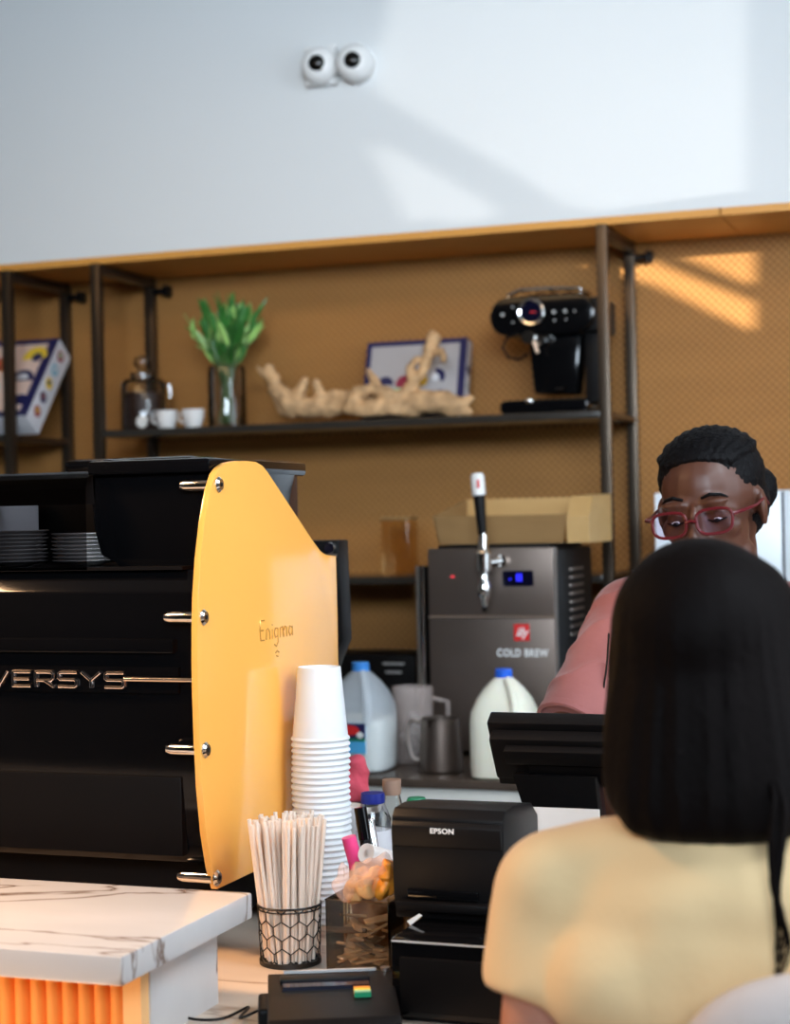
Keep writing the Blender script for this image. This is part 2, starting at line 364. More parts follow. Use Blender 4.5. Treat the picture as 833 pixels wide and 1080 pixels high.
for k in range(8):
    x = -5+k*.825
    d = MB().box((x+.004, 3.70, .1), (x+.821, 3.72, ZK-.37)).build('door', 'white_panel', t)
    MB().tube([(x+.3, 3.70, .60), (x+.3, 3.675, .60), (x+.5, 3.675, .60), (x+.5, 3.70, .60)], .006).build('handle', 'steel', d)
MB().box((-5.0, 3.73, .0), (1.6, YW-.01, ZK-.02)).build('carcass', 'blackm', t)
# raised marble ledge on the left
t = thing('marble_ledge', (-1.4, 1.95, ZT), 'raised white marble ledge on a marble block with orange slatted front at lower left', 'ledge')
MB().box((-2.6, 1.722, 1.087), (-.96, 2.068, 1.12)).build('slab', 'marble', t, bev=.003)
MB().box((-2.6, 1.862, ZT), (-1.0, 2.045, 1.087)).build('support_block', 'marble', t)
f = MB()
for k in range(34):
    x = -1.027-k*.022
    f.mesh([(x-.011+.0105*math.cos(a), 1.856-.013*math.sin(a), z) for z in (ZT+.001, 1.086) for a in [PI*j/6 for j in range(7)]],
           [(j, j+1, j+8, j+7) for j in range(6)])
f.box((-2.6, 1.8545, ZT+.001), (-1.027, 1.862, 1.086))
f.build('slatted_front', 'flute', t)
MB().box((-1.026, 1.842, ZT+.001), (-1.002, 1.862, 1.086)).build('corner_trim', 'trimwood', t)

# ------------------------------------------------------------------ wall shelves
def shelf_unit(x0, x1, label, shelf_z=(1.878, 1.44), low=.98, right=True):
    t = thing('display_shelf', ((x0+x1)/2, YB+.17, ZK), label, 'shelf', 'metal-framed wall shelves')
    p = .0145
    for x in (x0, x1):
        for y in (YB, YB+.335):
            MB().box((x-p, y-p, ZK), (x+p, y+p, HB)).build('post', 'bronze', t, bev=.002)
        MB().box((x-p, YB+p, HB-.032), (x+p, YB+.335-p, HB-.004)).build('top_bar', 'bronze', t, bev=.002)
        b = MB().rod((x+.01, YB+.335, HB-.045), (x+.06, YB+.335, HB-.045), .009)
        b.box((x+.050, YB+.320, HB-.062), (x+.058, YW, HB-.028)); b.rod((x+.056, YB+.335, HB-.045), (x+.066, YB+.335, HB-.045), .016)
        b.build('wall_bracket', 'blackm', t)
    for z in shelf_z:
        MB().box((x0+p, YB-.012, z-.022), (x1-p, YB+.35, z-.001)).build('shelf_board', 'shelf', t, bev=.003)
        for x in (x0, x1): MB().box((x-p*.8, YB+p, z-.018), (x+p*.8, YB+.335-p, z-.004)).build('side_rail', 'bronze', t)
    return t
xr = PY(635, 250, YB).x; xl = PY(102, 300, YB).x; xl2 = PY(8, 300, YB).x
shelf_unit(xl, xr, 'metal-framed wall shelf with the plant, driftwood and black espresso maker')
shelf_unit(xl2-1.2, xl2, 'metal-framed wall shelf at far left holding the tilted gift box')
SZ = 1.8775

# ------------------------------------------------------------------ cameras on the bulkhead
def seccam(px, py, label, square):
    c = PY(px, py, YB); t = thing('security_camera', c, label, 'camera', 'white cameras on the bulkhead')
    m = Matrix.Translation(c) @ Matrix.Rotation(PI/2, 4, 'X')
    b = MB()
    if square:
        b.box((-.046, -.052, 0), (.046, .052, .03), m, .006)
        for sx_ in (-1, 1): b.box((sx_*.036-.01, .04, .0), (sx_*.036+.01, .06, .028), m, .003)
    else: b.lathe([(.052, 0), (.052, .02), (.048, .03)], m)
    b.build('mount', 'camwhite', t)
    m2 = m @ Matrix.Rotation(.12, 4, 'Y')
    h = MB().lathe([(.044, .02), (.052, .03), (.053, .045), (.047, .062), (.034, .072), (.026, .074)], m2).build('housing', 'camwhite', t)
    MB().ell((0, 0, .060), (.029, .029, .024), mt=m2).build('lens', 'lensblack', t)
seccam(341, 73, 'white camera with square back plate, left of the pair on the white bulkhead', True)
seccam(378, 70, 'round white camera, right of the pair on the white bulkhead', False)

# ================================================================== SHELF ITEMS
def shelf_pt(px, Y, z=SZ):          # point on the shelf at pixel column px
    p = PY(px, 450, Y); return Vector((p.x, Y, z))
# glass coffee jar
c = shelf_pt(152, YB+.17)
t = thing('coffee_jar', c, 'clear glass jar of coffee beans with ball stopper, left of the white cups', 'jar')
m = Matrix.Translation(c)
MB().lathe([(.062, .0), (.067, .006), (.068, .02), (.068, .145), (.060, .158), (.038, .164), (.038, .176), (.042, .178)], m, cap=False).build('glass_body', 'glassclear', t)
MB().lathe([(.060, .004), (.062, .008), (.062, .115), (.05, .122), (.02, .125), (0, .126)], m).build('coffee_fill', 'beans', t)
MB().lathe([(.036, .165), (.040, .180), (.020, .185), (.016, .192), (.026, .205), (.028, .215), (.022, .228), (.0, .234)], m).build('stopper', 'glassclear', t)
MB().tube([c+Vector((.066, -.02, .14)), c+Vector((.105, -.03, .138)), c+Vector((.108, -.03, .09)), c+Vector((.1, -.03, .03)), c+Vector((.066, -.02, .025))], .006).build('handle', 'glassclear', t)
MB().lathe([(.018, 0), (.018, .006), (.012, .008)], Matrix.Translation(c+Vector((.030, -.066, .028))) @ Matrix.Rotation(PI/2, 4, 'X')).build('tag', 'white', t)
# two cups
for px, lab in ((176, 'small white espresso cup beside the coffee jar, left of two'), (204, 'small white espresso cup beside the plant vase, right of two')):
    c = shelf_pt(px, YB+.05); t = thing('espresso_cup', c, lab, 'cup', 'espresso cups on the shelf')
    MB().lathe([(.020, 0), (.024, .004), (.031, .03), (.034, .054), (.032, .054), (.028, .03), (.0, .008)], Matrix.Translation(c), 28).build('cup_body', 'ceramic', t)
    MB().tube([c+Vector((-.028, 0, .044)), c+Vector((-.043, -.004, .042)), c+Vector((-.046, -.004, .028)), c+Vector((-.038, -.002, .018)), c+Vector((-.028, 0, .018))], .0035).build('handle', 'ceramic', t)
# vase with plant
c = shelf_pt(240, YB+.15)
t = thing('plant_vase', c, 'clear glass vase holding a green leafy plant on the shelf', 'vase with plant')
m = Matrix.Translation(c)
MB().lathe([(.052, 0), (.056, .004), (.057, .03), (.056, .175), (.052, .185), (.050, .178), (.051, .03), (.045, .012), (0, .010)], m, cap=False).build('vase', 'glassclear', t)
st = MB(); lf = MB(); lf2 = MB()
rng = random.Random(3)
for k in range(24):
    a = rng.uniform(0, 2*PI); rb = rng.uniform(.0, .028); lean = rng.uniform(.1, 1.15)
    p0 = c+Vector((rb*math.cos(a+2), rb*math.sin(a+2), .016)); p1 = c+Vector((.022*math.cos(a), .022*math.sin(a), .175))
    hgt = rng.uniform(.24, .345)*(1-.06*lean*lean)
    p2 = c+Vector((.014+.100*lean*math.cos(a), .085*lean*math.sin(a), hgt))
    pts = [p0, p1, p1.lerp(p2, .5)+Vector((0, 0, .015)), p2]
    st.tube(pts, [.003, .003, .0025, .0015], 6)
    for j in range(6):
        u = .15+j/6; q = pts[1].lerp(pts[2], u*2) if u < .5 else pts[2].lerp(pts[3], min(1, u*2-1))
        d = Vector((rng.gauss(0, .5), rng.gauss(0, .55), rng.uniform(.7, 1.4)))+(p2-p1).normalized()*.8; d.normalize()
        Lf = rng.uniform(.06, .10); wv = d.cross(Vector((rng.gauss(0, 1), rng.gauss(0, 1), 0))).normalized(); n = d.cross(wv)
        W = rng.uniform(.008, .012)
        vs = []
        for i in range(6):
            s_ = i/5; ww = W*math.sin(PI*min(1, .08+s_*.95))**.8 if i < 5 else .0003; ctr = q+d*Lf*s_+n*(-.02*s_*s_)
            vs += [ctr-wv*ww+n*.002, ctr-n*.002*(i < 5), ctr+wv*ww+n*.002]
        (lf if rng.random() < .7 else lf2).mesh(vs, [(3*i+a_, 3*i+a_+1, 3*i+4+a_, 3*i+3+a_) for i in range(5) for a_ in (0, 1)])
st.build('stems', 'stem', t); o = lf.build('foliage', 'leaf', t); lf2.build('pale_foliage', 'leaf2', t)
# driftwood (one gnarled piece traced along its branches, round in section)
c = shelf_pt(385, YB+.12)
def dpt(px, py, dy=0): return PY(px, py, YB+.12+dy)
b = MB()
def branch(pts):
    for (x0, y0, r0, *e0), (x1, y1, r1, *e1) in zip(pts, pts[1:]):
        k = .00245
        cone(b, dpt(x0, y0, e0[0] if e0 else 0), r0*k, dpt(x1, y1, e1[0] if e1 else 0), r1*k)
branch([(272, 388, 3), (276, 393, 4), (285, 399, 6), (284, 388, 6.5)])
branch([(285, 393, 7), (291, 410, 10), (305, 425, 14), (325, 430, 13), (350, 430, 11), (368, 424, 10), (385, 420, 10)])
branch([(290, 412, 7), (300, 430, 9), (310, 436, 7)])
branch([(305, 425, 8), (318, 410, 8), (322, 402, 5)])
branch([(325, 428, 8), (340, 420, 7), (333, 404, 5)])
branch([(340, 420, 6), (352, 415, 6), (372, 420, 8)])
branch([(370, 430, 10, -.03), (378, 414, 9, -.03), (392, 410, 7, -.03), (410, 416, 8, -.03), (425, 424, 11), (445, 424, 15), (470, 424, 13), (485, 428, 9), (497, 420, 4)])
branch([(378, 432, 9, -.04), (395, 430, 10, -.04), (412, 430, 9, -.03), (440, 432, 9)])
branch([(400, 416, 6), (394, 400, 6), (389, 391, 4)])
branch([(425, 420, 9), (436, 405, 8), (432, 386, 5), (440, 378, 4)])
branch([(430, 410, 7), (445, 395, 6), (452, 372, 7, .02), (457, 358, 9, .02), (456, 352, 5, .02)])
branch([(452, 374, 6, .02), (466, 370, 4, 0), (468, 380, 4, -.02)])
branch([(460, 428, 8), (480, 434, 6), (494, 434, 5)])
o = blob(b, .0045, 3, .005, 38).build('driftwood', 'drift', loc=c)
tag(o, 'pale gnarled driftwood branch lying on the shelf beside the espresso maker', 'driftwood')
# gift boxes -------------------------------------------------------
def gift_box(name_label, pbl, pbr, lean, hgt, thick, seed, border, group):
    """front face leans back: bottom edge from pbl to pbr, lean = run back per metre of height"""
    pbl = Vector(pbl); pbr = Vector(pbr); W = (pbr-pbl).length; xa = (pbr-pbl).normalized()
    ya = Vector((0, lean, 1)).normalized(); ya = (ya-xa*ya.dot(xa)).normalized(); za = xa.cross(ya)   # out of the face
    H = hgt
    m = Matrix((xa, ya, za)).transposed().to_4x4(); m.translation = pbl
    t = thing('gift_box', pbl, name_label, 'gift box', group)
    MB().box((0, 0, -thick), (W, H, 0), m, .002).build('carton', 'boxwhite', t)
    bd = MB(); e = .0015; q = border
    bd.box((0, 0, -.002), (W, q, e), m); bd.box((0, H-q, -.002), (W, H, e), m); bd.box((0, q, -.002), (q, H-q, e), m); bd.box((W-q*1.5, q, -.002), (W, H-q, e), m)
    bd.box((-.0015, 0, -thick), (0, H, 0), m); bd.box((0, H, -thick), (W, H+.0015, 0), m); bd.build('printed_border', 'navy', t)
    return t, m, W, H
def disc(m, x, y, z, r, col, parent, name='printed_cup', half=None, ry=None):
    n = 24; ry = ry or r
    a0, a1 = half if half else (0, 2*PI)
    pts = [m @ Vector((x+r*math.cos(a0+(a1-a0)*k/n), y+ry*math.sin(a0+(a1-a0)*k/n), z)) for k in range(n+1 if half else n)]
    nn = (m.to_3x3() @ Vector((0, 0, 1)))*.0006
    return MB().prism(pts, nn).build(name, col, parent, smooth=False)
p0 = PY(-45, 446, YB+.03); p1 = PY(28, 446, YB+.03); p0.z = p1.z = SZ+.058
t, m, W, H = gift_box('navy bordered gift box of printed cups leaning back on the far left shelf', p0, p1, .80, .32, .088, 1, .020, 'gift boxes on the shelves')
MB().box((.02, .02, 0), (W-.03, H-.02, .0008), m).build('picture_panel', 'boxpink', t, smooth=False)
for x, y, r, cc, hf in ((W-.060, H-.075, .042, 'yellowp', (-.1, PI+.3)), (W-.050, H-.078, .018, 'navy', (0, 2*PI)), (W-.075, H-.175, .045, 'navy', (0, PI)), (W-.072, H-.168, .022, 'boxwhite', (0, PI)), (W-.05, .045, .042, 'navy', (0, PI)), (W-.17, H-.10, .032, 'orange', (0, 2*PI)), (W-.175, H-.21, .036, 'teal', (0, 2*PI)), (.07, H-.1, .03, 'maroon', (0, 2*PI)), (.07, .07, .03, 'ochre', (0, 2*PI))):
    disc(m, x, y, .0012 + (.0008 if r < .025 else 0), r, cc, t, half=hf if hf[1] < 6 else None)
ms = m @ Matrix.Translation((W, 0, 0)) @ Matrix.Rotation(PI/2, 4, 'Y')
for k, cc in enumerate(('maroon', 'navy', 'yellowp', 'teal', 'maroon')):
    disc(ms, .038, .05+k*.057, .0008, .019, cc, t); disc(ms, .036, .052+k*.057, .0016, .009, ('ochre', 'pinkshirt', 'navy', 'boxwhite', 'lightgreen')[k], t)
p0 = PY(381, 432, YB+.20); p1 = PY(487, 428, YB+.20); p0.z = p1.z = SZ+.017; 
t, m, W, H = gift_box('navy bordered gift box of printed cups standing behind the driftwood', p0, p1, .30, .235, .05, 2, .014, 'gift boxes on the shelves')
MB().box((.014, .014, 0), (W-.021, H-.014, .0008), m).build('picture_panel', 'boxgrey', t, smooth=False)
for x, y, r, cc, hf in ((.055, .10, .026, 'navy', (0, PI)), (.105, .10, .026, 'maroon', (.2, PI+.6)), (.088, .075, .016, 'lightgreen', None), (.06, .055, .026, 'maroon', (0, PI)), (.135, .06, .02, 'teal', None), (.19, .12, .024, 'navy', (-.9, 2.0)), (.185, .118, .012, 'boxwhite', None), (.15, .11, .018, 'ochre', None), (.17, .062, .016, 'navy', (0, PI)), (.20, .062, .016, 'navy', (0, PI))):
    disc(m, x*W/.26, y, .0012+(.0008 if r < .019 else 0), r, cc, t, half=hf)
ms = m @ Matrix.Translation((W, 0, 0)) @ Matrix.Rotation(PI/2, 4, 'Y')
for k in range(3): disc(ms, .025, .04+k*.052, .0008, .015, ('navy', 'grey', 'navy')[k], t)
# espresso maker on the shelf ---------------------------------------
YE = YB+.05
def ep(px, py, dy=0): return PY(px, py, YE+dy)
c = shelf_pt(572, YE+.1)
t = thing('espresso_maker', c, 'black retro espresso maker with round chrome gauge on the shelf by the right post', 'espresso machine')
# head: stadium
def stadium(pl, pr, r, dy, depth, n=14):
    pts = [pl+Vector((r*math.cos(a), 0, r*math.sin(a))) for a in [PI/2+PI*k/n for k in range(n+1)]] + [pr+Vector((r*math.cos(a), 0, r*math.sin(a))) for a in [-PI/2+PI*k/n for k in range(n+1)]]
    return pts
hl = ep(536, 334); hr = ep(606, 332); hr.z = hl.z; R = .054
MB().prism(stadium(hl, hr, R, 0, 0), (0, .19, 0)).build('head', 'black', t, bev=.006)
col = [ep(556, 350, .035), ep(612, 350, .035), ep(608, 415, .035), ep(563, 415, .035)]
MB().prism(col, (0, .14, 0)).build('body', 'black', t, bev=.008)
cl = ep(534, 423); cr = ep(612, 423); cl.z = cr.z = SZ+.021
MB().prism(stadium(cl, cr, .020, 0, 0), (0, .20, 0)).build('base', 'black', t, bev=.004)
MB().box((ep(606, 330).x, YE+.03, hl.z-.05), (ep(632, 330).x, YE+.2, hl.z+.045)).build('water_tank', 'blackp', t, bev=.01)
MB().box((ep(612, 330).x-.005, YE+.06, SZ+.03), (ep(628, 330).x, YE+.17, hl.z-.04)).build('rear_column', 'blackp', t, bev=.006)
g = ep(560, 329, -.004)
MB().tube([g+Vector((.033*math.cos(a), 0, .033*math.sin(a))) for a in [2*PI*k/32 for k in range(32)]], .0055, 8, True).build('gauge_ring', 'chrome', t)
MB().rod(g+Vector((0, .004, 0)), g+Vector((0, -.001, 0)), .03).build('gauge_face', 'darkscreen', t)
MB().box(g+Vector((-.002, -.003, -.002)), g+Vector((.014, -.001, .001))).build('gauge_needle', 'red', t)
for px, py, r in ((530, 332, .007), (541, 324, .004), (541, 340, .004), (584, 329, .007), (596, 328, .007), (606, 328, .004), (585, 338, .004), (597, 337, .004)):
    q = ep(px, py); MB().rod(q+Vector((0, .002, 0)), q+Vector((0, -.003, 0)), r*.65).build('button', 'grey', t)
q = [ep(535, 312, .02), ep(548, 306, .02), ep(575, 304, .03), ep(612, 304, .03)]
rl = MB().tube(q, .005); rl.tube([v+Vector((0, .13, 0)) for v in q], .005)
for v in q[1:]: rl.tube([v, v+Vector((0, .13, 0))], .003)
rl.tube([q[3], q[3]+Vector((0, 0, -.03))], .004); rl.tube([q[0], q[0]+Vector((.01, 0, -.02))], .004)
for fx in (.25, .5, .75, .95):
    v = q[1].lerp(q[3], fx); rl.tube([v, v+Vector((0, .13, 0))], .0035)
rl.build('cup_rail', 'chrome', t)
# chrome brew group under the head
q0 = ep(560, 357, .03); cup = MB().rod(q0, q0+Vector((0, -.035, 0)), .014, .018); cup.rod(q0+Vector((.05, 0, .004)), q0+Vector((.05, -.02, .004)), .010)
cup.rod(q0+Vector((.025, .0, 0)), q0+Vector((.025, -.02, 0)), .022); cup.build('brew_group', 'chrome', t)
a0 = ep(556, 356, .0)
MB().tube([ep(556, 358), ep(545, 352), ep(534, 357), ep(530, 367), ep(536, 377), ep(548, 379), ep(557, 373)], .0035).build('steam_wand', 'blackm', t)
MB().rod(ep(563, 360, -.01), ep(567, 372, -.012), .006, .005).build('spout', 'cream_cup', t)
q = ep(558, 423, -.001); MB().ell(q, (.012, .008, .010)).build('knob', 'chrome', t)
MB().box(ep(585, 411, 0), ep(596, 409, .02)).build('drip_grate', 'chrome', t)
# ================================================================== ESPRESSO MACHINE (left)
XP = -1.10                                     # right side panel plane
t = thing('coffee_machine', (-1.6, 2.5, ZT), 'large glossy black commercial coffee machine with bright yellow side panel', 'coffee machine')
outl = [(357, 700), (356, 640), (354.5, 586), (344, 585), (338, 581), (330, 570), (282, 497), (277, 491), (270, 487), (260, 486), (248, 486), (239, 488), (232, 493), (227, 500),
        (222, 516), (216, 550), (211.5, 590), (209, 630), (208.3, 665), (208.3, 700), (209, 735), (210.5, 780), (213, 830), (217.5, 880), (223, 915), (229, 938)]
P = [PX(px, py, XP) for px, py in outl]
P += [Vector((XP, PX(357, 700, XP).y, P[-1].z-.0))]
MB().prism(P, (-.010, 0, 0)).build('side_panel', 'yellow', t, bev=.0015)
P2 = [p+Vector((-1.05, 0, 0)) for p in P]; MB().prism(P2, (-.010, 0, 0)).build('side_panel', 'yellow', t, bev=.0015)
# body: profile following the panel edge a little further in
def inset(p, d): q = Vector(p); q.y += d; return q
prof = [(224, 600), (216, 625), (216, 700), (217, 760), (219, 830), (222, 880), (226, 915)]
front = [PX(px, py, XP) for px, py in prof]
yb = 2.72
body = [Vector((XP-.012, p.y+.022, p.z)) for p in front]
zt = body[0].z; zb = body[-1].z
body = [Vector((XP-.012, yb, zt))] + body + [Vector((XP-.012, yb, zb))]
MB().prism(body, (-1.02, 0, 0)).build('housing', 'black', t, bev=.004)
yf = body[3].y
# lower front panel, slightly proud, with seam, and the ledge line under the lettering
zs = PY(100, 816, yf).z
MB().box((-2.10, yf-.003, zb+.012), (XP-.05, yf+.03, zs)).build('lower_panel', 'blackm', t, bev=.004)
z1 = PY(100, 673, yf).z; z2 = PY(100, 688, yf).z
MB().box((-2.10, yf-.012, z2), (XP-.055, yf+.03, z1)).build('trim_strip', 'black', t, bev=.004)
MB().box((-2.06, 2.36, ZT+.02), (XP-.05, 2.70, zb+.005)).build('base', 'blackm', t, bev=.004)
for x in (-2.0, XP-.12):
    for y in (2.42, 2.64): MB().rod((x, y, ZT), (x, y, ZT+.025), .022).build('foot', 'blackp', t)
# standoffs (bolt head on the panel and tapered rod behind it)
for px, py in ((230, 511), (214, 651), (216, 791), (228, 926)):
    q = PX(px, py, XP); s = t
    MB().rod(q+Vector((-.005, 0, 0)), q+Vector((-.062, 0, 0)), .0085, prof=[(.0085, 0), (.0085, .046), (.006, .054), (.001, .057)]).build('standoff_rod', 'chrome', t)
    b_ = MB().rod(q, q+Vector((.006, 0, 0)), .0115, prof=[(.0115, 0), (.0115, .002), (.008, .0055)]).build('bolt', 'chrome', t)
    MB().rod(q+Vector((.0056, 0, 0)), q+Vector((.0062, 0, 0)), .0035, seg=6).build('bolt_socket', 'blackm', b_)
    q2 = q+Vector((-1.045, 0, 0)); MB().rod(q2, q2+Vector((.05, 0, 0)), .0085).build('standoff_rod', 'chrome', t)
# lettering on the back face
lc = PY(36, 716.5, yf-.014); s7 = 1.0
zA = PY(60, 707.5, yf-.014).z; zB = PY(60, 726, yf-.014).z; Hh = zA-zB
xR = PY(128, 716, yf-.014).x
# stroke letters (wide, outlined look)
glyph = {'E': [[(1, 1), (0, 1), (0, 0), (1, 0)], [(.0, .5), (.9, .5)]], 'V': [[(0, 1), (.5, 0), (1, 1)]],
         'R': [[(0, 0), (0, 1), (.9, 1), (1, .85), (1, .55), (.85, .42), (0, .42)], [(.5, .42), (1, 0)]],
         'S': [[(1, 1), (.1, 1), (0, .9), (0, .6), (.1, .5), (.9, .5), (1, .4), (1, .1), (.9, 0), (0, 0)]],
         'Y': [[(0, 1), (.5, .45), (1, 1)], [(.5, .45), (.5, 0)]]}
lt = MB(); lo = MB(); cw = .0293; adv = cw+.0085*1.1
for i, ch in enumerate('EVERSYS'):
    x0 = xR-cw-(6-i)*adv+.0005
    for st_ in glyph[ch]:
        pts = [Vector((x0+u*cw, yf-.008, zB+.0025+v*(Hh-.005))) for u, v in st_]
        for a_, b_ in zip(pts, pts[1:]):
            lt.rod(a_+(a_-b_).normalized()*.001, b_+(b_-a_).normalized()*.001, .0029, seg=8)
            lo.rod(a_+Vector((0, -.0028, 0)), b_+Vector((0, -.0028, 0)), .0010, seg=6)
lt.build('raised_lettering', 'rosechrome', t); lo.build('letter_groove', 'blackm', t)
qa = PY(131, 716.3, yf-.01); qb = PY(206, 717.5, yf-.01)
MB().rod((qa.x, yf-.010, qa.z), (qb.x, yf-.010, qa.z), .0034).build('trim_line', 'rosechrome', t)
MB().box((lc.x-.9, yf-.006, zB-.006), (XP-.05, yf+.02, zA+.006)).build('letter_band', 'black', t)
# small engraved script on the yellow panel: Enigma
sc0 = PX(274, 676, XP); scx = PX(309, 672, XP); Wd = scx.y-sc0.y; Hs = .030
strokes = [[(.13, 1.0), (.02, 1.0), (.0, .55), (.02, .0), (.12, .0)], [(.0, .5), (.10, .5)],
           [(.18, .0), (.19, .5), (.24, .55), (.28, .4), (.29, .0)], [(.36, .5), (.36, .0)], [(.36, .68), (.365, .74)],
           [(.52, .5), (.45, .52), (.42, .3), (.45, .05), (.52, .1), (.53, .5), (.53, -.2), (.48, -.42), (.42, -.30)],
           [(.60, .0), (.60, .5), (.67, .55), (.70, .0)], [(.70, .35), (.75, .55), (.79, .5), (.80, .0)],
           [(.96, .45), (.89, .52), (.86, .25), (.90, .02), (.96, .12), (.97, .5), (.98, .0)], [(.45, -.75), (.50, -.65), (.55, -.75)], [(.47, -.9), (.52, -.95)]]
eg = MB()
for s_ in strokes:
    eg.tube([Vector((XP+.0003, sc0.y+Wd*u, sc0.z+Hs*v)) for u, v in s_], .0011, 6)
eg.build('engraved_script', 'engraved', t)
# top: bean hoppers (black glossy) and the cup tray behind smoked glass
def hz(py, Y, px=100): return PY(px, py, Y).z
yh = 2.30
hop = [(94, 498), (97, 488), (110, 484), (228, 487), (222, 515), (216, 560), (213, 604), (128, 604), (122, 594), (106, 586), (99, 560), (95, 520)]
hp = [PY(px, py, yh) for px, py in hop]
hb = MB().prism(hp, (0, .30, 0)); hb.build('hopper_cover', 'black', t, bev=.006)
la = PY(97, 489, yh-.004); lb = PY(226, 498, yh-.004)
MB().box((la.x, yh-.02, lb.z), (lb.x, yh+.34, la.z+.003)).build('hopper_lid', 'black', t, bev=.006)
rim = PY(66, 492, 2.62); MB().box((PY(66, 490, 2.62).x, 2.62, PY(66, 500, 2.62).z), (PY(205, 484, 2.62).x, 2.72, PY(150, 482, 2.62).z)).build('rear_hopper', 'black', t, bev=.012)
# smoked guard with rounded top
ga = PY(0, 497, 2.27)
zg0 = zt; zg1 = PY(50, 497, 2.27).z; g = MB()
gp = [(2.262, zg0), (2.262, zg1-.028), (2.268, zg1-.012), (2.285, zg1-.002), (2.33, zg1), (2.40, zg1)]
xg1 = PY(94, 560, 2.27).x
g.mesh([(x, y, z) for x in (-2.09, xg1) for y, z in gp], [(i, i+1, i+7, i+6) for i in range(5)])
g.build('smoked_guard', 'smoke', t)
MB().box((-2.09, 2.30, zg1-.05), (xg1-.006, 2.305, zg1-.004)).build('guard_lip', 'blackp', t)
MB().box((-2.09, 2.56, zg0), (xg1, 2.66, zg1-.004)).build('rear_cover', 'blackm', t, bev=.006)
MB().box((-2.09, 2.262, zg0-.001), (XP-.05, 2.66, zg0+.004)).build('cup_tray', 'blackm', t)
# rear outlet with chrome edge seen over the panel
q0 = PY(286, 488, 2.95); q1 = PY(315, 545, 2.95)
MB().box((q0.x, 2.80, q1.z-.3), (q1.x, 2.95, q0.z)).build('milk_cooler', 'darkscreen', t, bev=.005)
MB().box((q0.x+.006, 2.797, q1.z), (q0.x+.010, 2.80, q0.z-.002)).build('cooler_edge', 'chrome', t)
# things on the cup tray
g_ = 'stacked saucers on the coffee machine'
def saucer(x, y, z, label, r=.052):
    o = MB().lathe([(.024, 0), (.026, .0015), (r*.8, .004), (r, .0075), (r, .0085), (r*.8, .0055), (.02, .003), (0, .003)], seg=28).build('saucer', 'ceramic')
    o.location = (x, y, z); return tag(o, label, 'saucer', g_)
s1 = PY(26, 598, 2.35); s2 = PY(92, 598, 2.35); proto = None
for (s, n, top, cname) in ((s1, 9, 555, 'left'), (s2, 7, 559, 'right')):
    ztp = PY(30, top, 2.35).z; z0 = zg0+.005; n = int((ztp-z0-.003)/.0058)
    lab = 'white saucer in the %s stack behind the smoked glass on the coffee machine' % cname
    for k in range(n):
        if proto is None: proto = saucer(0, 0, 0, lab, .050 if cname == 'left' else .046); o = proto
        else: o = proto.copy(); C.objects.link(o); o['label'] = lab
        o.location = (s.x+random.uniform(-.002, .002)-(.012 if cname == 'left' else 0), 2.345+random.uniform(-.002, .002), z0+k*.0058)
        o['group'] = 'saucers in the %s stack' % cname
q0 = PY(-20, 522, 2.50); q1 = PY(28, 558, 2.50)
o = MB().box((q0.x, 2.42, zg0+.005), (q1.x, 2.54, q0.z), bev=.004).build('cup_carton', 'boxwhite', loc=((q0.x+q1.x)/2, 2.48, zg0+.005))
tag(o, 'pale grey carton behind the saucers on top of the coffee machine', 'box')

# black grinder-like unit behind the yellow panel
q0 = PY(328, 570, 3.0); q1 = PY(357, 570, 3.0); zt2 = q0.z
t = thing('coffee_grinder', (q0.x+.02, 3.03, ZT), 'black grinder with round metal knob just behind the yellow panel', 'grinder')
xa_, xb_ = q0.x-.07, q1.x; xm = PY(352, 690, 3.0).x
MB().prism([(xa_, 3.0, ZT+.02), (xm-.01, 3.0, ZT+.02), (xm-.005, 3.0, PY(360, 705, 3.0).z), (xb_+.004, 3.0, PY(360, 675, 3.0).z), (xb_, 3.0, zt2), (xa_, 3.0, zt2)], (0, .05, 0)).build('body', 'blackp', t, bev=.004)
MB().box((xa_-.01, 2.97, ZT), (xm-.01, 3.06, ZT+.02)).build('base', 'blackm', t, bev=.004)
kq = PY(347, 578, 2.995); MB().rod(kq+Vector((0, .006, 0)), kq, .012, .010).build('knob', 'chrome', t)
MB().box(kq+Vector((-.02, -.002, -.016)), kq+Vector((.014, .004, -.011))).build('metal_bar', 'steel', t)
# grinder and other things behind the machine stand on a shelf extension of the counter
MB().box((-2.6, 2.80, ZT-.04), (-.72, 3.22, ZT)).build('worktop_extension', 'marble2', bpy.data.objects['front_counter'])
MB().box((-2.6, 2.80, .09), (-.76, 3.18, ZT-.04)).build('base_cabinet', 'blackm', bpy.data.objects['front_counter'])

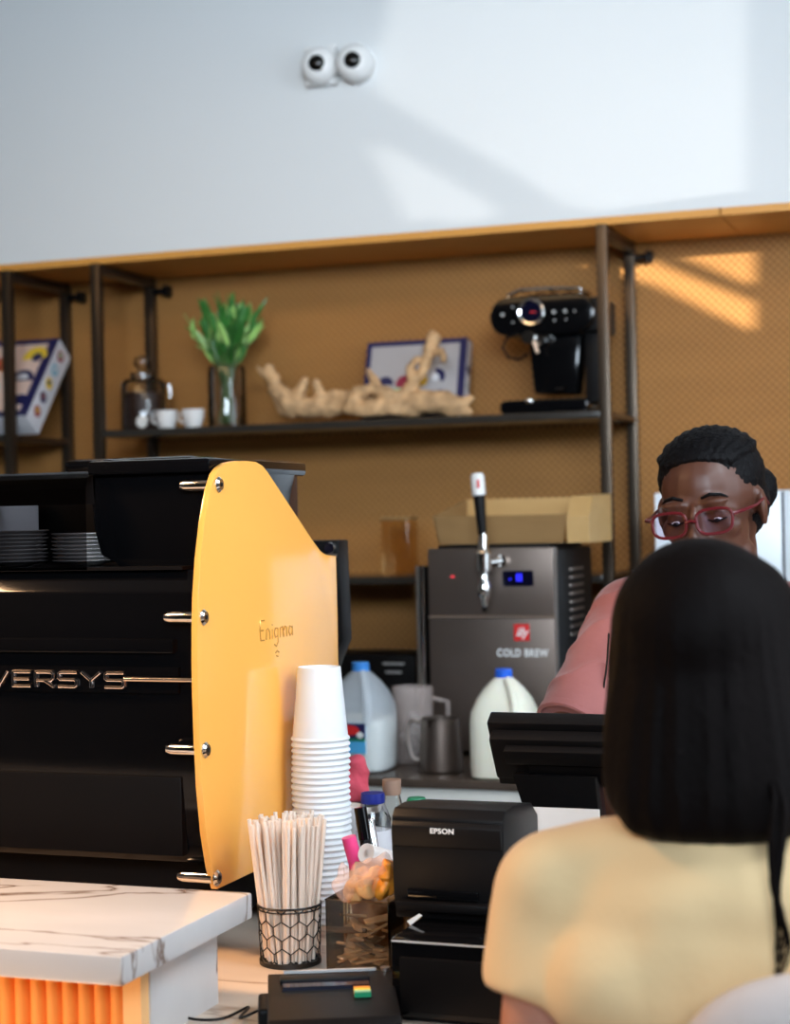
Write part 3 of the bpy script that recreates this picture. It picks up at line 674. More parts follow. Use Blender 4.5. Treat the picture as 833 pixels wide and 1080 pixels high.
# ================================================================== CUPS, STRAWS, BIN
def cup_mesh(name='paper_cup'):
    # upside-down cup: rim at z=0, closed base at top
    return MB().lathe([(.0430, .0035), (.0450, .001), (.0462, .003), (.0450, .0058), (.0432, .007), (.0335, .112), (.0330, .114), (.0318, .114), (.0314, .108), (0, .107), (0, .1065), (.0318, .1070), (.0427, .0065), (.0425, .0035), (.0430, .0035)], seg=40, cap=False).build(name, 'paper')
cc = PX(333, 969, -1.047); cx, cy = -1.047, 2.517
n = 31; ztop = PY(331, 703, cy).z; pit = (ztop-.114-ZT)/(n-1)
c0 = cup_mesh()
for k in range(n):
    o = c0 if k == 0 else c0.copy()
    if k: C.objects.link(o)
    o.location = (cx+math.sin(k*.5)*.0006, cy+math.cos(k*.7)*.0006, ZT+k*pit)
    o.rotation_euler = (random.uniform(-.006, .006), random.uniform(-.006, .006), k)
    tag(o, 'white paper cup upside down in the tall stack beside the yellow panel, topmost' if k == n-1 else 'white paper cup nested in the tall stack beside the yellow panel', 'paper cup', None if k == n-1 else 'paper cups in the tall stack')
    if k == n-1: o['group'] = 'paper cups in the tall stack'
# shorter stack behind it
q = PY(370, 850, 2.66); n2 = 8
for k in range(n2):
    o = c0.copy(); C.objects.link(o); top = q.z
    o.location = (q.x-.012, 2.66, ZT+k*(top-.114-ZT)/(n2-1)); o.rotation_euler = (0, 0, k)
    tag(o, 'white paper cup in the shorter stack behind the tall cup stack', 'paper cup', 'paper cups in the shorter stack')

# chicken-wire straw holder
bc = PZ(307, 1013, ZT); bc = Vector((bc.x, 2.262, ZT)); bc.x = PY(306, 1000, 2.262).x
t = thing('straw_basket', bc, 'black chicken-wire cup holding paper straws on the counter', 'wire basket')
rb, rt, hb_ = .0415, .0445, .083
MB().lathe([(rb, 0), (rb+.002, .001), (rb+.002, .007), (rb-.002, .007), (rb-.002, .003), (0, .003)], Matrix.Translation(bc), 36).build('base', 'wire', t)
rimp = lambda z, r: [bc+Vector((r*math.cos(a), r*math.sin(a), z)) for a in [2*PI*k/40 for k in range(40)]]
MB().tube(rimp(hb_, rt), .0016, 8, True).tube(rimp(hb_-.005, rt), .0010, 6, True).build('rim', 'wire', t)
hx = MB(); ncol = 11; rows = 4; hh = (hb_-.008)/rows
def cyl(u, z): r = rb+(rt-rb)*z/hb_; a = 2*PI*u/ncol; return bc+Vector((r*math.cos(a), r*math.sin(a), z))
for r_ in range(rows):
    z = .006+r_*hh; off = .5*(r_ % 2)
    for k in range(ncol):
        hx.tube([cyl(k+off, z+hh*.22), cyl(k+off, z+hh*.78)], .0009, 5)
        for sg in (1, -1):
            if r_ < rows-1: hx.tube([cyl(k+off, z+hh*.78), cyl(k+off+.25*sg, z+hh), cyl(k+off+.5*sg, z+hh*1.22)], .0009, 5)
            else: hx.tube([cyl(k+off, z+hh*.78), cyl(k+off+.25*sg, z+hh)], .0009, 5)
            if r_ == 0: hx.tube([cyl(k, z+hh*.22), cyl(k+.25*sg, z)], .0009, 5)
hx.build('hexagonal_mesh', 'wire', t)
sp = MB().lathe([(.0028, 0), (.0030, 0), (.0030, .205), (.0024, .205), (.0024, 0), (.0028, 0)], seg=10, cap=False).build('paper_straw', 'straw')
rs = random.Random(5); pts = []; first = True
golden = 2.399963
NS = 84
for k in range(NS):
    r = math.sqrt((k+.5)/NS); a = k*golden
    pb = Vector((r*.034*math.cos(a), r*.034*math.sin(a), .004)); spread = .056
    a2 = a+rs.uniform(-.25, .25)
    pt = Vector((r*spread*math.cos(a2), r*spread*math.sin(a2), .0))
    tiltv = Vector((pt.x-pb.x, pt.y-pb.y, .2)).normalized()
    o = sp if k == 0 else sp.copy()
    if k: C.objects.link(o)
    o.location = bc+pb+Vector((0, 0, rs.uniform(0, .004))); o.rotation_euler = tiltv.to_track_quat('Z', 'Y').to_euler()
    sc_ = rs.uniform(.93, .985); o.scale = (1, 1, sc_)
    tag(o, 'paper straw standing in the black chicken-wire cup', 'straw', 'paper straws in the wire cup')

# acrylic bin with packets, snack bag on top
bx0 = PY(347, 1000, 2.235).x; bx1 = PY(414, 1000, 2.235).x; by0, by1 = 2.225, 2.315
zb1 = PY(380, 951, by0).z
t = thing('acrylic_bin', ((bx0+bx1)/2, (by0+by1)/2, ZT), 'amber-tinted clear acrylic bin of sugar packets between the straws and cash drawer', 'bin')
b = MB(); th = .0025
b.box((bx0, by0, ZT), (bx1, by1, ZT+th)); b.box((bx0, by0, ZT), (bx1, by0+th, zb1)); b.box((bx0, by1-th, ZT), (bx1, by1, zb1)); b.box((bx0, by0, ZT), (bx0+th, by1, zb1)); b.box((bx1-th, by0, ZT), (bx1, by1, zb1))
b.build('tray', 'acrylic', t, smooth=False)
MB().tube([(bx0, by0, zb1), (bx1, by0, zb1), (bx1, by1, zb1), (bx0, by1, zb1)], .0014, 6, True).build('rim', 'acrylic', t)
r2 = random.Random(11)
for k in range(26):
    b = MB().box((-.006, -.026, -.002), (.006, .026, .002), bev=.0015)
    px_ = r2.uniform(bx0+.018, bx1-.018); py_ = r2.uniform(by0+.022, by1-.025); pz = ZT+.010+k*.0023
    o = b.build('sugar_packet', 'packetd' if k % 4 == 3 else 'packet'); o.location = (px_, py_, pz)
    o.rotation_euler = (r2.uniform(-.35, .35), r2.uniform(-.5, .5), r2.uniform(0, 3.1)); o.scale = (1.1, 1.0 if k % 2 else .8, 1)
    tag(o, ('dark brown' if k % 4 == 3 else 'tan')+' sugar packet lying in the amber acrylic bin', 'sugar packet', ('dark' if k % 4 == 3 else 'tan')+' sugar packets in the bin')
# snack bags
def bagblob(pts, r, name, label, m1, loc, wr=.009, parts=None):
    b = MB()
    for p, q in zip(pts, r): b.ell(p, q)
    o = blob(b, .0032, 0, wr, 85).build(name, m1, loc=loc); return tag(o, label, 'snack bag')
zc = zb1
q = PY(383, 932, 2.25)
bagblob([PY(375, 938, 2.25), PY(388, 935, 2.24), PY(397, 925, 2.26), PY(383, 925, 2.27)], [(.014, .02, .014), (.014, .018, .014), (.013, .018, .014), (.014, .018, .014)], 'snack_bag', 'peach and white crinkled snack bag lying on the acrylic bin', 'peach', q)
q = PY(408, 930, 2.25)
bagblob([PY(404, 938, 2.25), PY(409, 920, 2.25), PY(410, 934, 2.25)], [(.012, .018, .014), (.010, .016, .018), (.010, .016, .015)], 'snack_bag', 'bright orange snack bag beside the printer on the acrylic bin', 'orange', q, .006)
b = MB(); 
for p, r in ((PY(366, 936, 2.24), (.012, .02, .018)), (PY(380, 925, 2.235), (.018, .022, .018)), (PY(397, 914, 2.25), (.020, .02, .014)), (PY(404, 905, 2.26), (.010, .015, .012)), (PY(362, 922, 2.25), (.008, .01, .022))): b.ell(p, r)
o = blob(b, .0035, 2, .012, 45).build('clear_wrapper', 'wrap', loc=q); tag(o, 'clear crinkled plastic wrapper around snacks above the acrylic bin', 'plastic wrapper')
# pen cup behind the bin with markers and paper roll
pc = Vector((PY(392, 900, 2.40).x, 2.40, ZT)); ztp = PY(392, 905, 2.40).z
t = thing('pen_cup', pc, 'brown cup of pens standing behind the snack bags', 'pen cup')
MB().lathe([(.028, 0), (.034, .10), (.034, ztp-ZT), (.031, ztp-ZT), (.027, .004), (0, .004)], Matrix.Translation(pc), 28).build('cup_body', 'brown', t)
def pen(a, b, r, m, name, label, cap=None):
    a = Vector(a); b = Vector(b); t = thing(name, a, label, 'marker')
    MB().rod(a, b, r, prof=[(r*.8, 0), (r, .004), (r, (b-a).length-.003), (r*.8, (b-a).length)]).build('barrel', m, t)
    if cap: d = (b-a).normalized(); MB().rod(b-d*.045, b+d*.002, r*1.12).build('cap', cap, t)
    return t
pen(pc+Vector((.006, 0, .04)), PY(380, 853, 2.41), .0085, 'blackm', 'marker', 'thick black marker leaning left in the pen cup', 'black')
pen(pc+Vector((-.005, -.012, .06)), PY(368, 884, 2.375), .0095, 'pink', 'marker', 'hot pink highlighter leaning left in the pen cup', 'pink')
pen(pc+Vector((.014, .012, .04)), PY(390, 864, 2.42), .0065, 'chrome', 'marker', 'silver pen beside the black marker in the pen cup')
a = PY(386, 900, 2.35); b_ = PY(409, 907, 2.40); d = (b_-a)
o = MB().rod(a, b_, .0145, prof=[(.0055, .001), (.0145, 0), (.0145, d.length), (.0055, d.length-.001), (.0055, .001)]).build('receipt_roll', 'pearl', loc=a)
tag(o, 'small roll of off-white receipt paper on its side above the snack bags', 'paper roll')

# kraft box between bin and printer
q0 = PY(412, 945, 2.36); q1 = PY(446, 985, 2.36)
o = MB().box((q0.x, 2.345, ZT), (q1.x, 2.43, q0.z), bev=.002).build('kraft_box', 'kraft', loc=(q0.x, 2.38, ZT)); tag(o, 'small kraft brown box behind the cash drawer, left of the printer', 'box')

# ------------------------------------------------------------------ cash drawer, printer
DX0 = PY(412, 1000, 2.03).x; zd = PY(430, 990, 2.03).z
t = thing('cash_drawer', (DX0+.2, 2.2, ZT), 'black cash drawer box on the counter under the receipt printer', 'cash drawer')
MB().box((DX0, 2.03, ZT+.006), (DX0+.33, 2.34, zd)).build('housing', 'black', t, bev=.004)
MB().box((DX0+.012, 2.024, ZT+.014), (DX0+.318, 2.032, zd-.022)).build('drawer_front', 'blackm', t, bev=.003)
MB().box((DX0+.002, 2.0275, zd-.0045), (DX0+.328, 2.0295, zd-.0025)).build('edge_line', 'grey', t)
MB().rod((DX0+.165, 2.026, ZT+.06), (DX0+.165, 2.020, ZT+.06), .009).build('lock', 'steel', t)
MB().box((DX0+.01, 2.04, ZT), (DX0+.32, 2.33, ZT+.008)).build('foot_plate', 'blackp', t)
PYc = 2.125; x0 = PY(413, 900, PYc).x; x1 = PY(531, 900, PYc).x; z0 = zd; z1 = PY(470, 854, PYc).z
t = thing('receipt_printer', ((x0+x1)/2, 2.19, zd), 'black receipt printer with white lettering on the cash drawer', 'printer')
zm = z0+.62*(z1-z0)
dep = .165
MB().prism([(x0, PYc+.012, z0), (x0, PYc+.004, z0+.03), (x0, PYc, zm), (x0, PYc+.002, z1-.012), (x0, PYc+.012, z1-.001), (x0, PYc+.05, z1), (x0, PYc+dep-.03, z1-.01), (x0, PYc+dep, z1-.03), (x0, PYc+dep, z0)], (x1-x0, 0, 0)).build('housing', 'blackp', t, bev=.003)
zl1 = PY(470, 868, PYc-.003).z; zl0 = PY(470, 896, PYc-.003).z
MB().prism([(x0+.002, PYc+.01, zl0), (x0+.002, PYc-.004, zl0+.002), (x0+.002, PYc-.006, zl1-.006), (x0+.002, PYc-.002, zl1), (x0+.002, PYc+.01, zl1)], (x1-x0-.004, 0, 0)).build('front_cover', 'blackp', t, bev=.0015)
MB().box((x0+.02, PYc-.001, z0+.028), (x1-.035, PYc+.02, z0+.040)).build('paper_slot', 'black', t, bev=.002)
MB().box((x0+.008, PYc-.012, z0+.014), (x1-.01, PYc+.01, z0+.026)).build('slot_lip', 'blackm', t, bev=.003)
q = PY(466, 877, PYc-.006)
text_mesh('EPSON', .0092, frame_mt((q.x, PYc-.0066, q.z), *FRONT), .0003, 1.05, 1.12, 0, .00022).build('printed_lettering', 'white', t, smooth=False)
# scrap of receipt paper
q = PY(436, 968, PYc-.02)
o = MB().prism([PY(429, 972, 2.10), PY(442, 964, 2.10), PY(445, 966, 2.10), PY(433, 976, 2.10)], (.0, .0006, .0004)).build('receipt_scrap', 'white', loc=q); tag(o, 'torn white scrap of receipt paper at the printer front', 'paper scrap')

# ------------------------------------------------------------------ card terminal
q0 = PZ(292, 1024, 1.028); q1 = PZ(412, 1020, 1.028)
y1 = 2.075; tx0 = PY(293, 1030, y1).x; tx1 = PY(413, 1030, y1).x; y0 = 1.88
t = thing('card_terminal', ((tx0+tx1)/2, 1.98, ZT), 'black card payment terminal lying on the counter in front of the straws', 'card terminal')
zA_, zB_ = 1.028, 1.018
MB().prism([(tx0, y0, ZT+.002), (tx0, y1, ZT+.002), (tx0, y1, zA_-.008), (tx0, y1-.01, zA_), (tx0, y0+.012, zB_), (tx0, y0, zB_-.008)], (tx1-tx0, 0, 0)).build('housing', 'blackp', t, bev=.003)
MB().box((tx0+.015, y1-.055, zA_-.004), (tx1-.030, y1-.030, zA_+.004)).build('screen_hood', 'blackp', t, bev=.003)
MB().box((tx0+.018, y1-.080, zA_-.005), (tx1-.032, y1-.058, zA_+.001)).build('screen', 'darkscreen', t)
MB().box((tx0+.02, y1-.013, zA_-.006), (tx1-.02, y1-.008, zA_+.003)).build('paper_cover_edge', 'grey', t)
MB().box((tx0-.012, y1-.12, ZT+.008), (tx0+.004, y1-.045, ZT+.034), bev=.004).build('card_slot', 'blackp', t)
MB().rod((tx1-.008, y1-.012, zA_-.002), (tx1-.008, y1-.012, zA_+.004), .006).build('latch', 'steel', t)
for k, cc_ in enumerate(('orange', 'yellowp', 'lightgreen', 'green')):
    MB().box((tx1-.052, y1-.096-k*.007, zA_-.005), (tx1-.032, y1-.0895-k*.007, zA_+.0015-.0004*k)).build('sticker_stripe', cc_, t)
cab = [(tx0-.01, y1-.07, ZT+.02), (tx0-.035, y1-.075, ZT+.012), PZ(262, 1062, ZT+.004), PZ(235, 1074, ZT+.004), PZ(205, 1075, ZT+.004), PZ(178, 1068, ZT+.004), PZ(160, 1075, ZT+.004), PZ(150, 1095, ZT+.004)]
tr = Matrix.Translation((tx0/2+tx1/2, 1.98, 0)); TR = Matrix.Translation((.036, 0, 0)) @ tr @ Matrix.Rotation(math.radians(24), 4, 'Z') @ tr.inverted()
cab = [Vector(p) if i < 2 else TR.inverted() @ Vector(p) for i, p in enumerate(cab)]
def smoothp(pts, n=6):
    out = []
    for i in range(len(pts)-1):
        p0 = pts[max(i-1, 0)]; p1 = pts[i]; p2 = pts[i+1]; p3 = pts[min(i+2, len(pts)-1)]
        for k in range(n):
            u = k/n; out.append(.5*((2*p1)+(p2-p0)*u+(2*p0-5*p1+4*p2-p3)*u*u+(3*p1-p0-3*p2+p3)*u**3))
    return out+[pts[-1]]
MB().tube(smoothp(cab), .0018).build('cable', 'blackp', t)
t.rotation_euler = (0, 0, math.radians(24)); t.location.x += .036

# ------------------------------------------------------------------ POS monitor (back towards us)
YM = 2.40
a = PY(512, 764, YM); L = a.x; R_ = L+.36
ztm = a.z; lo_ = PY(545, 860, YM+.10)
t = thing('pos_monitor', (L+.18, YM+.1, ZT), 'black point-of-sale touch monitor seen from behind, tilted on its stand', 'monitor')
up = Vector((0, -.085, .135)).normalized(); hgt = .24
bot = Vector((L, YM, ztm))-up*hgt
nrm = Vector((0, -up.z, up.y)); nrm = up.cross(Vector((1, 0, 0))); nrm = nrm if nrm.y < 0 else -nrm   # towards the customer
def slab(x0, x1, v0, v1, d0, d1):
    b = Vector((0, YM, ztm)); pts = [Vector((x0, 0, 0))+b-up*v1+nrm*d0, Vector((x0, 0, 0))+b-up*v0+nrm*d0, Vector((x0, 0, 0))+b-up*v0+nrm*d1, Vector((x0, 0, 0))+b-up*v1+nrm*d1]
    return MB().prism(pts, (x1-x0, 0, 0))
slab(L, R_, 0, .115, -.004, -.030).build('screen_bezel', 'blackp', t, bev=.003)
slab(L+.006, R_-.006, .010, .085, .02, -.004).build('back_cover', 'blackp', t, bev=.006)
slab(L+.03, R_-.03, .02, .045, .034, .018).build('ridge', 'blackp', t, bev=.003)
slab(L+.06, R_-.06, .05, .08, .028, .018).build('vent_panel', 'blackm', t, bev=.003)
slab(L+.012, R_-.012, .012, .095, -.030, -.0315).build('screen', 'darkscreen', t)
# neck and foot
pz1 = PY(515, 830, YM+.03); pz2 = PY(550, 880, YM+.06)
MB().prism([(L+.035, YM+.005, ztm-.07), (L+.16, YM+.005, ztm-.07), (L+.155, YM+.07, ztm-.20), (L+.145, YM+.10, ZT+.02), (L+.06, YM+.10, ZT+.02), (L+.055, YM+.07, ztm-.20)], (0, .035, 0)).build('stand_neck', 'blackp', t, bev=.005)
MB().box((L+.0, YM-.03, ZT), (L+.23, YM+.20, ZT+.02)).build('stand_foot', 'blackp', t, bev=.004)
# white card standing behind the printer
q = PY(556, 851, 2.30)
t = thing('menu_card', (q.x+.05, 2.31, zd), 'white card standing on the cash drawer behind the printer', 'card')
MB().box((q.x, 2.300, zd), (q.x+.10, 2.302, q.z)).build('card_sheet', 'white', t); MB().box((q.x+.02, 2.29, zd), (q.x+.08, 2.315, zd+.01)).build('card_stand', 'blackp', t)

# ------------------------------------------------------------------ bottles and cloth behind the printer
def bottle(px, pyt, Y, r, name, label, prof_f, parts, cat='bottle'):
    p = PY(px, pyt, Y); t = thing(name, (p.x, Y, ZT), label, cat); h = p.z-ZT; m = Matrix.Translation((p.x, Y, ZT))
    for nm, mt_, prof in parts(r, h): MB().lathe(prof, m, 28).build(nm, mt_, t)
    return t
bottle(413, 822, 2.62, .03, 'syrup_bottle', 'clear bottle with brown neck cap behind the printer', None, lambda r, h: [
    ('bottle_body', 'glassclear', [(r*.95, 0), (r, .01), (r, h-.095), (r*.42, h-.025), (r*.42, h-.012)]), ('cap', 'brown', [(r*.46, h-.024), (r*.5, h-.018), (r*.5, h), (0, h)]), ('contents', 'brown', [(r*.9, .005), (r*.9, h*.28), (0, h*.28)]), ('wrap_label', 'boxwhite', [(r*1.01, h*.35), (r*1.01, h*.55)])])
bottle(393, 836, 2.58, .028, 'sauce_bottle', 'small clear bottle with dark blue cap beside the paper cups', None, lambda r, h: [
    ('bottle_body', 'glassclear', [(r*.95, 0), (r, .01), (r, h-.04), (r*.62, h-.014)]), ('cap', 'navycap', [(r*.66, h-.016), (r*.7, h-.012), (r*.66, h), (0, h)]), ('contents', 'brown', [(r*.9, .005), (r*.9, h*.5), (0, h*.5)]), ('wrap_label', 'boxwhite', [(r*1.01, h*.3), (r*1.01, h*.7)])])
t = bottle(439, 841, 2.62, .03, 'sauce_bottle', 'bottle with green cap and long yellow spout behind the printer', None, lambda r, h: [
    ('bottle_body', 'glassclear', [(r*.95, 0), (r, .01), (r, h-.03), (r*.5, h-.014)]), ('cap', 'green', [(r*.50, h-.018), (r*.52, h-.004), (r*.45, h), (0, h)]), ('contents', 'brown', [(r*.9, .005), (r*.9, h*.6), (0, h*.6)])])
MB().tube([PY(444, 846, 2.62), PY(462, 849, 2.62), PY(486, 852, 2.62)], [.003, .002, .0016]).build('spout', 'yellowp', t)
# dark canister with pink cloth
q = PY(372, 845, 2.90); t = thing('canister', (q.x, 2.92, ZT), 'dark canister hidden behind the tall cup stack under a pink cloth', 'canister')
MB().lathe([(.04, 0), (.042, .003), (.042, q.z-ZT-.01), (.035, q.z-ZT), (0, q.z-ZT)], Matrix.Translation((q.x, 2.92, ZT))).build('can', 'blackm', t)
MB().lathe([(.044, q.z-ZT-.02), (.044, q.z-ZT-.012), (.042, q.z-ZT-.009)], Matrix.Translation((q.x, 2.92, ZT))).build('lid_ring', 'steel', t)
b = MB()
for px, py, r in ((368, 832, .026), (376, 815, .018), (372, 808, .018), (378, 828, .018), (364, 818, .024), (362, 840, .018)): b.ell(PY(px, py, 2.90), (r, r*1.1, r*1.25))
o = blob(b, .004, 1, .012, 38).build('pink_cloth', 'pinkcloth', loc=q); tag(o, 'crumpled pink cleaning cloth beside the tall cup stack', 'cloth')

# ================================================================== BACK COUNTER ITEMS
YC = 4.05
x0 = PY(452, 640, YC).x; x1 = PY(587, 640, YC).x; zt3 = PY(520, 578, YC).z
t = thing('cold_brew_dispenser', ((x0+x1)/2, YC+.18, ZK), 'dark steel cold brew dispenser with chrome tap and blue display', 'drinks dispenser')
MB().box((x0+.004, YC+.012, ZK+.012), (x1, YC+.36, zt3-.004)).build('cabinet', 'blackp', t, bev=.006)
zs_ = PY(520, 651, YC).z
MB().box((x0, YC, zs_+.003), (x1-.003, YC+.016, zt3)).build('upper_front', 'darksteel', t, bev=.003)
MB().box((x0, YC, ZK+.015), (x1-.003, YC+.016, zs_-.003)).build('lower_front', 'darksteel', t, bev=.003)
MB().rod((x0, YC+.001, zs_), (x1-.003, YC+.001, zs_), .0035).build('seam_strip', 'steel', t)
MB().box((x1-.006, YC-.001, ZK+.015), (x1-.001, YC+.02, zt3)).build('edge_strip', 'steel', t)
MB().box((x0+.02, YC+.02, zt3-.006), (x1-.02, YC+.34, zt3+.008)).build('top_tray', 'blackm', t, bev=.003)
for k in range(9):
    z = zt3-.06-k*.020; MB().box((x1-.001, YC+.13, z), (x1+.003, YC+.26, z+.006), bev=.001).build('vent_slat', 'steel', t)
for x in (x0+.03, x1-.03):
    for y in (YC+.04, YC+.32): MB().rod((x, y, ZK), (x, y, ZK+.014), .014).build('foot', 'blackp', t)
qa = PY(530, 602, YC); qb = PY(563, 618, YC)
MB().box((qa.x, YC-.003, qb.z), (qb.x, YC+.002, qa.z)).build('display_window', 'darkscreen', t)
dg = MB(); qc = PY(546, 609, YC)
for dx in (-.002, .006): dg.box((qc.x+dx, YC-.0045, qc.z-.009), (qc.x+dx+.0045, YC-.003, qc.z+.009))
dg.box((qc.x-.020, YC-.0045, qc.z-.006), (qc.x-.017, YC-.003, qc.z-.002)); dg.build('display_digit', 'bluescreen', t)
qr = PY(477, 608, YC-.002); MB().rod((qr.x, YC+.001, qr.z), (qr.x, YC-.003, qr.z), .002).tube([(qr.x-.006, YC-.001, qr.z-.001), (qr.x+.006, YC-.001, qr.z-.001)], .0006).build('power_light', 'redled', t)
# logo square and lettering
ql = PY(550.5, 667, YC); s_ = .019
MB().box((ql.x-s_, YC-.003, ql.z-s_-.001), (ql.x+s_, YC+.001, ql.z+s_+.001)).build('logo_plate', 'red', t)
text_mesh('illy', .030, frame_mt((ql.x, YC-.0036, ql.z), *FRONT), .0004, .95, .95, .3, .0004).build('logo_lettering', 'white', t, smooth=False)
ql = PY(551, 689, YC)
text_mesh('COLD BREW', .0255, frame_mt((ql.x, YC-.001, ql.z), *FRONT), .0004, 1.12, .80, 0, .0006).build('printed_lettering', 'white', t, smooth=False)
# faucet
fx = PY(510, 600, YC-.06).x; zf = lambda py: PY(510, py, YC-.06).z
tp = MB().rod((fx, YC+.002, zf(594)), (fx, YC-.06, zf(594)), .010); tp.rod((fx+.03, YC+.0, zf(592)), (fx+.03, YC-.018, zf(592)), .014)
tp.rod((fx+.002, YC-.035, zf(594)), (fx+.03, YC-.012, zf(592)), .008)
tp.build('tap_shank', 'chrome', t)
tp = MB().lathe([(.007, zf(640)), (.011, zf(632)), (.015, zf(630)), (.017, zf(618)), (.011, zf(612)), (.011, zf(604)), (.018, zf(602)), (.020, zf(584)), (.013, zf(580)), (.012, zf(566)), (.007, zf(560))], Matrix.Translation((fx, YC-.06, 0)), 24); tp.build('tap_body', 'chrome', t)
MB().rod((fx, YC-.06, zf(645)), (fx, YC-.06, zf(632)), .005, .009).build('tap_nozzle', 'blackm', t)
hd = PY(505, 520, YC-.06)
MB().rod((fx, YC-.06, zf(574)), (hd.x, YC-.06, zf(520)), .009, .015).build('tap_handle', 'blackp', t)
p_ = PY(503, 498, YC-.06); k = MB().rod((hd.x, YC-.06, zf(523)), (p_.x-.0, YC-.06, p_.z), .0165, prof=[(.014, 0), (.0165, .003), (.0165, .046), (.013, .054), (0, .056)]); k.build('handle_tip', 'ceramic', t)
MB().box((hd.x+.001, YC-.0775, zf(515)), (hd.x+.007, YC-.0755, zf(506))).build('tip_mark', 'red', t)
# steel column left of the dispenser
q = PY(446, 597, 4.2); t = thing('steel_tube', (q.x, 4.2, ZK), 'tall polished steel cup tube just left of the cold brew dispenser', 'steel tube')
MB().lathe([(.021, 0), (.021, q.z-ZK), (.019, q.z-ZK), (.019, .004)], Matrix.Translation((q.x, 4.2, ZK)), cap=False).build('tube_wall', 'chrome', t)
MB().lathe([(.024, 0), (.024, .006), (.018, .008)], Matrix.Translation((q.x, 4.2, ZK))).build('tube_base', 'steel', t)
# kraft tray on top
YT = YC+.06; zt4 = zt3+.009
a = PY(456, 545, YT); b_ = PY(597, 545, YT)
t = thing('kraft_tray', ((a.x+b_.x)/2, YT+.12, zt4), 'open kraft-coloured tray with raised back on top of the cold brew dispenser', 'tray')
zf1 = a.z; zbk = PY(480, 527, YT+.22).z; i = .012
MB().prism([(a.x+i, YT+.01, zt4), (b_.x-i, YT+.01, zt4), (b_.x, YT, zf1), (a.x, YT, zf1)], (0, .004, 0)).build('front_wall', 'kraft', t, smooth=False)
MB().prism([(a.x+.02, YT+.20, zt4), (b_.x-.0, YT+.20, zt4), (b_.x, YT+.23, zbk), (a.x+.015, YT+.23, zbk)], (0, .004, 0)).build('back_wall', 'kraft_lit', t, smooth=False)
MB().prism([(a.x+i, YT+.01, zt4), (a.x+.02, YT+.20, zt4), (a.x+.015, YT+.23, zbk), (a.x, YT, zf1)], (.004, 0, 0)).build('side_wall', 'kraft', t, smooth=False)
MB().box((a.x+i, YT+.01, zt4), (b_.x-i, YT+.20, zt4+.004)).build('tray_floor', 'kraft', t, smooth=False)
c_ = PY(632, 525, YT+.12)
MB().prism([(b_.x+.001, YT, zt4), (b_.x+.001, YT+.24, zt4), (b_.x+.001, YT+.24, zbk+.006), (b_.x+.001, YT+.05, zbk), (b_.x+.001, YT, zf1-.005)], (.055, 0, 0)).build('end_compartment', 'kraft_lit', t, smooth=False)
# jugs
def jug(px, py, Y, label, full):
    p = PY(px, py, Y); c = Vector((p.x, Y, ZK)); k = (p.z-ZK)/.262; t = thing('milk_jug', c, label, 'milk jug')
    def rings(prof, name, m_, tt=t, skip=None):
        n = 32; vs = []; fs = []
        for (w, e, z) in prof:
            for j in range(n):
                a = 2*PI*j/n; ca, sa = math.cos(a), math.sin(a); q = (abs(ca)**e+abs(sa)**e)**(-1/e)
                vs.append(c+Vector((ca*q*w*k, sa*q*w*k, z*k)))
        for i in range(len(prof)-1):
            for j in range(n): fs.append((i*n+j, i*n+(j+1) % n, (i+1)*n+(j+1) % n, (i+1)*n+j))
        fs += [list(range(n))[::-1], [(len(prof)-1)*n+j for j in range(n)]]
        return MB().mesh(vs, fs).build(name, m_, tt)
    o = rings([(.066, 4, 0), (.074, 4.5, .006), (.076, 4.5, .03), (.076, 4.5, .135), (.074, 4, .160), (.064, 3, .190), (.048, 2.5, .215), (.030, 2, .234), (.020, 2, .242), (.019, 2, .250)], 'jug_body', 'jugfull' if full else 'milkjug')
    MB().lathe([(.0205*k, .238*k), (.0215*k, .241*k), (.0210*k, .260*k), (.018*k, .262*k), (0, .262*k)], Matrix.Translation(c), 28).build('cap', 'bluecap' if full else 'lightbluecap', t)
    hs = Vector((.5, -.86, 0)) if not full else Vector((.55, -.83, 0))
    hpts = [c+hs*.030*k+Vector((0, 0, .236*k)), c+hs*.060*k+Vector((0, 0, .215*k)), c+hs*.080*k+Vector((0, 0, .185*k)), c+hs*.086*k+Vector((0, 0, .150*k)), c+hs*.080*k+Vector((0, 0, .118*k))]
    MB().tube(smoothp(hpts), .011*k, 12).build('handle', 'jugfull' if full else 'milkjug', t)
    if not full:
        rings([(.064, 4, .004), (.072, 4.5, .010), (.074, 4.5, .03), (.0742, 4.5, .128)], 'milk_fill', 'milk')
        m = frame_mt((c.x-.052*k, c.y-.0775*k, c.z+.058*k), *FRONT)
        m2 = frame_mt((c.x-.048*k, c.y-.0775*k, ZK+.050*k), *FRONT)
        lb = MB().box((0, 0, 0), (.088*k, .072*k, .0015), m2).build('wrap_label', 'skyblue', t)
        MB().box((0, .030*k, .0015), (.088*k, .072*k, .0025), m2).build('label_scene', 'navy', lb)
        MB().ell((.040*k, .055*k, .003), (.034*k, .013*k, .001), mt=m2).build('label_badge', 'red', lb)
        MB().box((0, .030*k, .0026), (.088*k, .036*k, .0032), m2).build('label_grass', 'green', lb)
        MB().ell((.074*k, .044*k, .003), (.009*k, .008*k, .001), mt=m2).build('label_cow', 'white', lb)
        text_mesh('Dairy', .014*k, m2 @ Matrix.Translation((.040*k, .055*k, .0045)), .0002, 1, 1).build('label_lettering', 'white', lb, smooth=False) if False else None
    return t
jug(380, 698, 3.79, 'half-full translucent milk jug with light blue cap and blue label', False)
jug(531, 705, 3.76, 'full white milk jug with dark blue cap in front of the cold brew dispenser', True)
